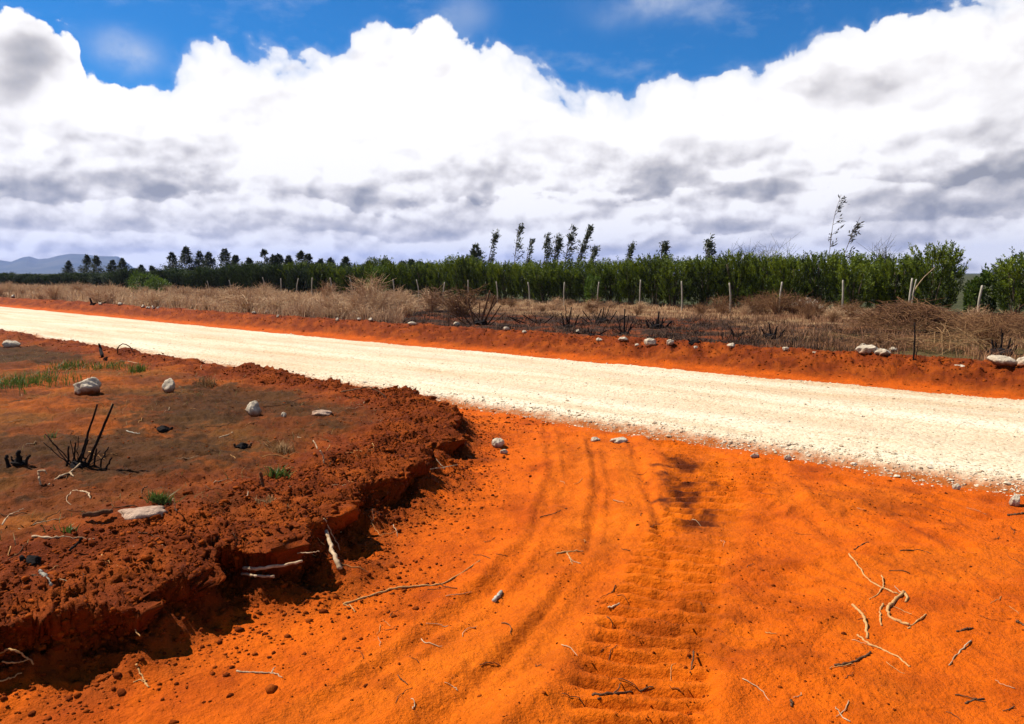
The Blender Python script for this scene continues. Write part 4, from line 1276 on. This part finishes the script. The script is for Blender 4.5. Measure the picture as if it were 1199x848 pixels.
def gum(seed, h, lean, density=1.0, style='wind', mat=None):
    """slender young tree with clumped leaves; lean = metres the tip drifts to the viewer's right"""
    g = np.random.default_rng(seed)
    tip = RGT * lean + UP * h
    P = smooth_path([np.zeros(3) - UP * .1, RGT * lean * .22 + UP * h * .45 + g.normal(0, .03, 3), RGT * lean * .6 + UP * h * .78 + g.normal(0, .04, 3), tip], 7)
    bg = Bag(); bg.add(*tube(P, np.linspace(.012 + .022 * min(1, density), .006, len(P)), 6))
    C = []; D = []; T = []
    nb = int((52 if style == 'wind' else 105) * density)
    for i in range(nb):
        f = g.uniform(.18 if style == 'wind' else .16, 1.0)
        p = P[int(f * (len(P) - 1))]
        if style == 'wind':
            a = g.normal(0, .8); dirv = RGT * math.cos(a) + FWD * math.sin(a) * .7
            L = g.uniform(.2, .58) * (1.25 - f * .95); rise = g.uniform(.5, 1.5)
        else:
            a = g.uniform(0, 6.28); dirv = RGT * math.cos(a) + FWD * math.sin(a); f = p[2] / h
            L = (1.0 - f) * h * g.uniform(.26, .48) + .03; rise = g.uniform(.2, .8)
        e = p + dirv * L + UP * L * rise
        B = smooth_path([p, (p + e) / 2 - UP * L * .06, e], 3); bg.add(*tube(B, np.linspace(.010, .004, len(B)), 4))
        m = int(g.integers(8, 15) if style == 'wind' else 8 + 42 * (1.1 - f))
        t = g.uniform(.25, 1.08, m)
        c = p[None] + (e - p)[None] * t[:, None] + g.normal(0, .055 if style == 'wind' else .02 + .16 * (1 - f), (m, 3))
        C.append(c)
        D.append((e - p)[None] / L + g.normal(0, .55, (m, 3)) - UP * (.5 if style == 'wind' else .1))
        T.append(np.full(m, g.uniform(0, 1)))
    C = np.vstack(C); D = np.vstack(D); n = len(C)
    V, Fq = leaves(C, D, g.uniform(.12, .22, n), g.uniform(.04, .065, n), g)
    crown = mesh_np('crown', V, Fq, mat or M_GUM, False, {'tone': ('FLOAT', 'POINT', np.repeat(np.clip(np.concatenate(T) * .8 + g.normal(0, .12, n), 0, 1), 4))})
    return crown, bg.mesh('trunk', M_TRUNK)


def gum_at(px, toppy, y, lean_px, label, style='wind', density=1.0, mat=None, group=None, name='gum_sapling', rz=0.0):
    p = at_y(px, y); k = depth(p) / F
    h = EYE + (HZ - toppy) * k - p[2]
    c, t = gum(random.randint(0, 9999), h, lean_px * k, density, style, mat)
    return tree_thing(name, c, t, p, label, 'tree', group, rz=rz)


for px, top, ln, den, st, lab in [
    (556, 287, 3, 1.0, 'cone', 'short dark upright tree, leftmost of the saplings above the plantation'),
    (574, 273, 12, 1.3, 'wind', 'windblown sapling right behind the short dark upright tree'),
    (604, 265, 10, .7, 'wind', 'slim windswept sapling with a gap of sky on both sides'),
    (617, 284, 8, .8, 'wind', 'low windswept sapling right of the slim tall one'),
    (637, 278, 4, 1.2, 'wind', 'bushy windswept sapling, left of two standing close together'),
    (648, 278, 7, 1.2, 'wind', 'bushy windswept sapling, right of two standing close together'),
    (664, 268, 12, 1.1, 'wind', 'tall sapling bent right, second tallest in the windswept cluster'),
    (680, 267, 19, 1.5, 'wind', 'tallest thick windswept sapling bent right over the plantation'),
    (690, 293, 12, .9, 'wind', 'short sapling leaning right at the foot of the tallest windswept one'),
    (733, 288, 10, .9, 'wind', 'lone windswept sapling right of the cluster'),
    (774, 284, 3, 1.2, 'wind', 'upright loose leaved sapling between two fence posts'),
    (825, 283, 4, 1.2, 'wind', 'pale grey leaved sapling above the hedge left of the bare bushes'),
]:
    gum_at(px - ln * .5, top, 33.0, ln, lab, st, den)
for px, top, den in [(80, 306, 1), (101, 299, 1.1), (112, 300, 1.1), (131, 305, 1), (144, 303, 1), (165, 311, .8), (178, 312, .8), (201, 296, 1.1), (218, 289, 1.3), (234, 295, 1.2), (246, 296, 1.2), (265, 292, 1.2),
                     (277, 300, 1), (292, 303, 1), (309, 293, 1.0), (321, 299, .9), (328, 298, 1.1), (338, 300, 1), (353, 295, 1.0), (361, 298, .9), (375, 304, .9), (388, 303, .9), (405, 302, 1), (433, 307, .8), (453, 304, 1), (470, 307, .9), (482, 305, 1), (490, 307, .9), (500, 309, .8)]:
    gum_at(px, top, 34.5 + random.uniform(-1, 1), random.uniform(-1, 2), 'dark pointed tree rising above the far left plantation row', 'cone', den, group='dark pointed trees above the left plantation', name='pointed_tree', rz=random.uniform(-.5, .5))

# tall sparse sapling and bare bushes at right
c, t = gum(4242, 4.6, .5, .2, 'wind', M_GREYLEAF)
p = at_y(966, 32.0)
tree_thing('sparse_sapling', c, t, p, 'tallest almost leafless sapling standing above the right hedge', 'tree', rz=0)
c, t = gum(4243, 3.7, .9, .28, 'wind', M_GREYLEAF)
tree_thing('sparse_sapling', c, t, at_y(978, 32.2), 'shorter thin sapling leaning right beside the tallest leafless one', 'tree', rz=0)


def bare_bush(px, toppy, y, w, label, seed):
    p = at_y(px, y); k = depth(p) / F; h = EYE + (HZ - toppy) * k - p[2]
    me = twig_shrub(seed, h, w, 120, M_GREYLEAF, .3, .009)
    o = link('bare_bush', me, loc=p); return tag(o, label, 'bush')


bare_bush(876, 289, 32.5, 2.6, 'grey leafless bush poking above the hedge, left of a pair', 810)
bare_bush(908, 288, 32.5, 2.6, 'grey leafless bush poking above the hedge, right of a pair', 811)
bare_bush(1031, 287, 31.6, .8, 'few bare twigs rising out of the tall right hedge', 812)

# fence posts
def post(px, toppy, y, label=None, lean=0, r=.045):
    p = at_y(px, y); k = depth(p) / F
    h = EYE + (HZ - toppy) * k - p[2]
    P = smooth_path([-UP * .3, UP * h * .5 + rng.normal(0, .008, 3), UP * h + RGT * lean * k], 4, .002)
    V, Fq = tube(P, np.linspace(r * 1.1, r * .9, len(P)) * (1 + rng.normal(0, .03, len(P))), 8)
    o = link('fence_post', mesh_np('fence_post', V, Fq, M_POST), loc=p)
    return tag(o, label or 'weathered grey wooden fence post standing before the plantation row', 'fence post', 'wooden fence posts before the plantation')


for px, tp in [(1149, 334), (1066, 327), (988, 328), (915, 329), (856, 330), (800, 329), (749, 328), (701, 330), (660, 330), (619, 329), (583, 328), (549, 329), (519, 331), (489, 328), (460, 328), (435, 326), (411, 325), (389, 325), (365, 325), (347, 326), (328, 326), (310, 326), (270, 327), (243, 327)]:
    post(px + random.uniform(-1, 1), tp + random.uniform(-1.5, 2), 27.2 + random.uniform(-.15, .15), lean=random.uniform(-2.5, 2.5), r=random.uniform(.028, .038))
o = post(1070.5, 327, 27.6, lean=3, r=.022)
o['label'] = 'thin leaning pole right beside the fence post at the brush heap'; del o['group']; o.name = 'leaning_pole'; o['category'] = 'pole'
p = at_y(1071, 27.9); k = depth(p) / F
P = smooth_path([UP * .9, RGT * 9 * k + UP * 1.32, RGT * 23 * k + UP * 1.72], 5, .004)
tag(link('dead_branch', mesh_np('dead_branch', *tube(P, np.linspace(.018, .008, len(P)), 5), M_PALEWOOD), loc=p), 'pale dead branch slanting up to the right before the tall hedge', 'branch')

# ------------------------------------------------------------------ hills
def hills():
    m, nt, b = new_mat('hill_scrub'); P = coord(nt)
    nt.links.new(ramp(nt, noise(nt, P, 0.004, 6, .6), [(.35, (.035, .045, .022)), (.65, (.075, .075, .04))]), b.inputs['Base Color']); set_rough(b, .95, .05)
    prof = [(-420, 300), (-250, 296), (-120, 304), (-30, 303), (0, 305), (14, 307), (28, 302), (36, 301), (46, 304), (58, 303), (70, 300), (84, 298), (100, 298.5), (115, 300.5), (128, 301), (139, 301), (147, 306), (158, 314), (172, 319), (200, 321)]
    pxs = np.array([q[0] for q in prof]); ys = np.array([q[1] for q in prof])
    px = np.linspace(-420, 200, 320)
    D0 = 5400.0
    X = (px - PW / 2) / (F / math.cos(PITCH))
    top = (HZ - np.interp(px, pxs, ys)) / F * D0 * 1.08
    dep = np.linspace(4300, 6600, 90)
    Dm, Xm = np.meshgrid(dep, X, indexing='ij')
    f = np.where(Dm < D0, np.clip((Dm - 4300) / (D0 - 4300), 0, 1), np.clip((6600 - Dm) / (6600 - D0), 0, 1))
    r = Xm * D0 + (Dm - D0) * Xm * .9
    x = RGT[0] * r + FWD[0] * Dm; y = RGT[1] * r + FWD[1] * Dm
    rid = 1 - .35 * np.abs(perlin(r * .0022, Dm * .0012, 900)) * (1 - f ** 3) * 2
    z = np.maximum(top[None] * (f ** 1.15) * rid + 6 * fbm(x * .004, y * .004, 4, 901) * f * (1 - f ** 4), 0) - 3
    z = np.where(f <= 0, -3, z)
    n, k = Dm.shape
    i = np.arange(n - 1)[:, None] * k; j = np.arange(k - 1)[None]
    Fq = np.stack([i + j, i + j + 1, i + k + j + 1, i + k + j], -1).reshape(-1, 4)
    tag(link('hills', mesh_np('hills', np.c_[x.ravel(), y.ravel(), z.ravel()], Fq, m)), kind='structure')


hills()

# haze
def haze():
    Rr = 7400.0
    V = np.array([(sx * Rr, sy * Rr, z) for z in (-5.0, 230.0) for sx, sy in ((-1, -1), (1, -1), (1, 1), (-1, 1))])
    Fq = np.array([(0, 3, 2, 1), (4, 5, 6, 7), (0, 1, 5, 4), (1, 2, 6, 5), (2, 3, 7, 6), (3, 0, 4, 7)])
    m = bpy.data.materials.new('haze'); m.use_nodes = True; nt = m.node_tree
    nt.nodes.remove(nt.nodes['Principled BSDF'])
    v = nt.nodes.new('ShaderNodeVolumePrincipled'); v.inputs['Density'].default_value = HAZE
    v.inputs['Color'].default_value = (.28, .40, .84, 1); v.inputs['Anisotropy'].default_value = 0.2
    nt.links.new(v.outputs[0], nt.nodes['Material Output'].inputs['Volume'])
    tag(link('haze', mesh_np('haze', V, Fq, m, False)), kind='stuff')


HAZE = 0.0001
haze()

# ------------------------------------------------------------------ light
SUN_EL = R(52)
sh = -RGT * 0.93 + FWD * 0.36                 # the sun stands to the viewer's left, a little ahead
sh /= np.linalg.norm(sh)
sd_ = np.array([sh[0] * math.cos(SUN_EL), sh[1] * math.cos(SUN_EL), math.sin(SUN_EL)])
ld = bpy.data.lights.new('sun', 'SUN'); ld.energy = 5.0; ld.angle = R(0.5); ld.color = (1.0, .95, .86)
lo = bpy.data.objects.new('sun', ld); COL.objects.link(lo)
lo.rotation_euler = Vector(-sd_).to_track_quat('-Z', 'Y').to_euler(); lo.location = (0, 0, 30)


# ------------------------------------------------------------------ sky and clouds (world, laid out by direction)
w = bpy.data.worlds.new('World'); scene.world = w; w.use_nodes = True
nt = w.node_tree; nt.nodes.clear()
EXPO = 1.0


class S:
    def __init__(s, k): s.k = k
    @staticmethod
    def v(o): return o.k if isinstance(o, S) else o
    def op(s, o, name, rev=False):
        a, b = (S.v(o), s.k) if rev else (s.k, S.v(o))
        return S(mathn(nt, name, a, b))
    def __add__(s, o): return s.op(o, 'ADD')
    __radd__ = __add__
    def __mul__(s, o): return s.op(o, 'MULTIPLY')
    __rmul__ = __mul__
    def __sub__(s, o): return s.op(o, 'SUBTRACT')
    def __rsub__(s, o): return s.op(o, 'SUBTRACT', True)
    def __truediv__(s, o): return s.op(o, 'DIVIDE')
    def f(s, name, o=None): return S(mathn(nt, name, s.k, S.v(o) if o is not None else None))
    def clamp(s): return S(mathn(nt, 'ADD', s.k, 0.0, clamp=True))


def smooth(a, b, x):
    n = nt.nodes.new('ShaderNodeMapRange'); n.interpolation_type = 'SMOOTHSTEP'
    nt.links.new(x.k, n.inputs['Value']); n.inputs['From Min'].default_value = a; n.inputs['From Max'].default_value = b
    return S(n.outputs[0])


def dotv(vec, c):
    n = nt.nodes.new('ShaderNodeVectorMath'); n.operation = 'DOT_PRODUCT'; nt.links.new(vec, n.inputs[0]); n.inputs[1].default_value = tuple(c)
    return S(n.outputs['Value'])


def comb(a, b, c=0.0):
    n = nt.nodes.new('ShaderNodeCombineXYZ')
    for s, v in zip(n.inputs, (a, b, c)):
        v = S.v(v)
        if isinstance(v, bpy.types.NodeSocket): nt.links.new(v, s)
        else: s.default_value = v
    return n.outputs[0]


def azel(px, py):
    v = ray(px, py)
    return math.atan2(v @ RGT, v @ FWD), math.asin(v[2])


gen = nt.nodes.new('ShaderNodeTexCoord').outputs['Generated']
r_, f_, u_ = dotv(gen, RGT), dotv(gen, FWD), dotv(gen, UP)
AZ = r_.f('ARCTAN2', f_); EL = u_.f('ARCSINE')


def nz(scale, detail=6, rough=.55, sx=1.0, sy=1.0, off=0.0, dist=0.0):
    return S(noise(nt, comb(AZ * sx + off, EL * sy + off * .7), scale, detail, rough, dist, '2D')) - 0.5


def vor(scale, sx=1.0, sy=1.0, off=0.0, warp=None):
    n = nt.nodes.new('ShaderNodeTexVoronoi'); n.voronoi_dimensions = '2D'; n.feature = 'SMOOTH_F1'; n.inputs['Scale'].default_value = scale; n.inputs['Smoothness'].default_value = .3
    a, e = AZ * sx, EL * sy
    if warp: a, e = a + warp[0], e + warp[1]
    nt.links.new(comb(a + off, e), n.inputs['Vector'])
    return S(n.outputs['Distance'])


# profile of the cloud tops by azimuth
top_px = [(-420, -120), (-200, -60), (-60, 20), (0, 14), (22, 16), (40, 32), (70, 42), (92, 60), (100, 92), (125, 96), (165, 88), (200, 72), (240, 52), (265, 44), (300, 56), (340, 66), (390, 58), (430, 38), (470, 33), (520, 24), (545, 36), (560, 52), (600, 68),
          (640, 92), (690, 106), (740, 100), (800, 86), (850, 78), (900, 70), (925, 60), (950, 40), (1000, 20), (1060, 2), (1130, -12), (1199, -30), (1400, -120), (1700, -60)]
fc = nt.nodes.new('ShaderNodeFloatCurve')
cv = fc.mapping.curves[0]
A0, A1, E1 = -0.9, 0.9, 0.7
pts = sorted([((azel(px, py)[0] - A0) / (A1 - A0), azel(px, py)[1] / E1) for px, py in top_px])
pts = [(0.0, .5)] + [q for q in pts if 0.01 < q[0] < .99] + [(1.0, .5)]
cv.points[0].location = pts[0]; cv.points[1].location = pts[-1]
for q in pts[1:-1]: cv.points.new(*q)
fc.mapping.update()
nt.links.new(((AZ - A0) / (A1 - A0)).clamp().k, fc.inputs['Value'])
TOP = S(fc.outputs[0]) * E1

wx, wy = nz(6, 4, .55, off=3.3) * .10, nz(6, 4, .55, off=9.1) * .10
puff = (0.5 - vor(14, 1, 1.25, 2.0, (wx, wy))) * .040 + (0.45 - vor(36, 1, 1.2, 5.0, (wx, wy))) * .020 + (0.45 - vor(85, 1, 1.2, 7.0, (wx, wy))) * .007
edge = TOP - EL + puff - .006 + nz(11, 9, .66, off=1.0) * .050
soft = smooth(-.25, .3, nz(5, 2, .5, off=14.0))                       # crisp in places, wispy in others
mask = smooth(-.001, .006, edge) * (1 - soft * .7) + smooth(-.014, .030, edge) * (soft * .7)


def blob(px, py, rx, ry, amp):
    a, e = azel(px, py)
    q = ((AZ + wx * .6 - a) / (rx / F)).f('POWER', 2.0) + ((EL + wy * .6 - e) / (ry / F)).f('POWER', 2.0)
    return (q * -1.0).f('EXPONENT') * amp


# inside: rows of cumulus to the horizon, each bright above and grey at its flat base
def el_of(y): return azel(600, y)[1]


def curve(x, x0, x1, pts):
    n = nt.nodes.new('ShaderNodeFloatCurve'); c = n.mapping.curves[0]
    pts = sorted(((a - x0) / (x1 - x0), b) for a, b in pts)
    c.points[0].location = pts[0]; c.points[1].location = pts[-1]
    for q in pts[1:-1]: c.points.new(*q)
    n.mapping.update(); nt.links.new(((x - x0) / (x1 - x0)).clamp().k, n.inputs['Value'])
    return S(n.outputs[0])


amp = EL.f('MAXIMUM', 0.0) * 2.2 + .10
bigw = nz(2.6, 8, .54, 1.0, 1.8, off=21.0)
midw = nz(12, 8, .60, 1.0, 1.6, off=27.0)
pf2 = 0.42 - vor(12, 1, 1.6, 8.0, (wx * 1.2, wy * 1.2))
pf3 = 0.42 - vor(30, 1, 1.8, 18.0, (wx, wy))
ew = EL + (bigw * .46 + midw * .15 - pf2 * .06 - pf3 * .03) * amp
rows = curve(ew, 0.0, .45, [(0.0, .30), (el_of(314), .30), (el_of(303), .16), (el_of(297), .52), (el_of(290), .44), (el_of(277), .18), (el_of(270), .60), (el_of(262), .48), (el_of(246), .16), (el_of(236), .12), (el_of(228), .66), (el_of(217), .66), (el_of(195), .34), (el_of(170), .16), (el_of(140), .08), (el_of(90), .12), (.45, .2)])
# the same noise a little towards the sun: the difference models the billows
lit = nz(9.0, 7, .60, 1.0, 1.3, off=33.0) - S(noise(nt, comb(AZ - .012 + 33.0, EL * 1.3 + .026 + 23.1), 9.0, 7, .60, 0, '2D')) + .5
low = smooth(el_of(150), el_of(215), EL)
patch = smooth(-.16, .14, nz(6.5, 5, .55, 1.0, 2.2, off=61.0))
pl = (pf2 - (0.42 - vor(12, 1, 1.6, 8.0, (wx * 1.2 - .014, wy * 1.2 + .030)))) * .9 + (pf3 - (0.42 - vor(30, 1, 1.8, 18.0, (wx - .006, wy + .014)))) * .55
dark = rows * (patch * .72 + .24) + lit * (low * .8 + .7) - pl * (low * .45 + .35) + midw * .16 * low - .03 + (1 - patch) * low * .10
for q in [(22, 88, 32, 30, .95), (185, 192, 75, 20, .45), (320, 108, 50, 30, .24), (815, 208, 65, 24, .45), (885, 178, 34, 16, .3), (1010, 95, 70, 15, .40), (1110, 218, 120, 30, .40), (1185, 160, 45, 46, .30), (60, 250, 120, 22, .15), (650, 150, 40, 18, .15), (480, 205, 80, 12, .2),
          (470, 150, 150, 34, -.3), (560, 195, 60, 22, -.3), (850, 205, 26, 7, -.8), (975, 217, 34, 9, -.9), (640, 247, 46, 14, -.5), (330, 172, 70, 26, -.3), (990, 150, 120, 26, -.3), (1185, 285, 40, 22, -.35), (100, 125, 60, 22, -.3), (740, 130, 130, 30, -.3), (930, 262, 60, 12, -.3), (470, 250, 30, 11, -.35)]:
    dark = dark + blob(*q)
rim = smooth(.09, .0, edge) * .22                                      # bright sunlit tops
dark = (dark - rim).clamp()
k = 2 ** -EXPO
CL = lambda a, b, c: (a * k, b * k, c * k)
cloudc = ramp(nt, dark.k, [(0.0, CL(1.12, 1.10, 1.09)), (.22, CL(.95, .92, .92)), (.5, CL(.68, .655, .66)), (.8, CL(.47, .465, .485)), (1.0, CL(.34, .345, .375))])

sky = nt.nodes.new('ShaderNodeTexSky'); sky.sky_type = 'NISHITA'; sky.sun_disc = False
sky.sun_elevation = SUN_EL; sky.sun_rotation = math.atan2(sd_[0], sd_[1]); sky.altitude = 1200; sky.air_density = 1.0; sky.dust_density = .3; sky.ozone_density = 3.0
STR = 0.06
blue = mixc(nt, 1.0, sky.outputs[0], (.10, .60, .98), 'MULTIPLY')
# thin veil of cirrus in the blue
veil = (smooth(.02, .30, nz(9, 6, .6, 1.0, 2.2, off=41.0)) * .18 + blob(770, 6, 55, 14, .5) * (1 + nz(18, 6, .6, off=44.0) * 2.5) + blob(140, 66, 26, 14, .45) * (1 + nz(20, 6, .6, off=46.0) * 2) + blob(545, 25, 26, 18, .25)).clamp()
cs = nt.nodes.new('ShaderNodeMix'); cs.data_type = 'RGBA'; cs.blend_type = 'MULTIPLY'; cs.inputs[0].default_value = 1.0
nt.links.new(cloudc, cs.inputs[6]); cs.inputs[7].default_value = (1 / STR, 1 / STR, 1 / STR, 1)
blue = mixc(nt, veil.k, blue, CL(.8 / STR, .84 / STR, .9 / STR))
# clouds stand round the horizon; overhead and behind stay mostly blue
final = mixc(nt, mask.k, blue, cs.outputs[2])
w.cycles.sampling_method = 'MANUAL'; w.cycles.sample_map_resolution = 256
bgn = nt.nodes.new('ShaderNodeBackground'); bgn.inputs['Strength'].default_value = STR
nt.links.new(final, bgn.inputs['Color'])
out = nt.nodes.new('ShaderNodeOutputWorld'); nt.links.new(bgn.outputs[0], out.inputs['Surface'])

# ------------------------------------------------------------------ camera and view
cd = bpy.data.cameras.new('camera'); co = bpy.data.objects.new('camera', cd); COL.objects.link(co)
cd.sensor_width = 36; cd.lens = 36 * F / PW; cd.clip_start = .05; cd.clip_end = 20000
co.location = CAM
d = FWD * math.cos(PITCH) - UP * math.sin(PITCH)
co.rotation_euler = Vector(d).to_track_quat('-Z', 'Y').to_euler()
scene.camera = co
cy = scene.cycles
cy.max_bounces = 5; cy.diffuse_bounces = 2; cy.glossy_bounces = 1; cy.transmission_bounces = 2; cy.volume_bounces = 0; cy.transparent_max_bounces = 4
scene.render.resolution_x = 1024; scene.render.resolution_y = 724
vs = scene.view_settings
vs.view_transform = 'Standard'; vs.look = 'None'; vs.gamma = 1.0; vs.use_curve_mapping = False; vs.exposure = EXPO
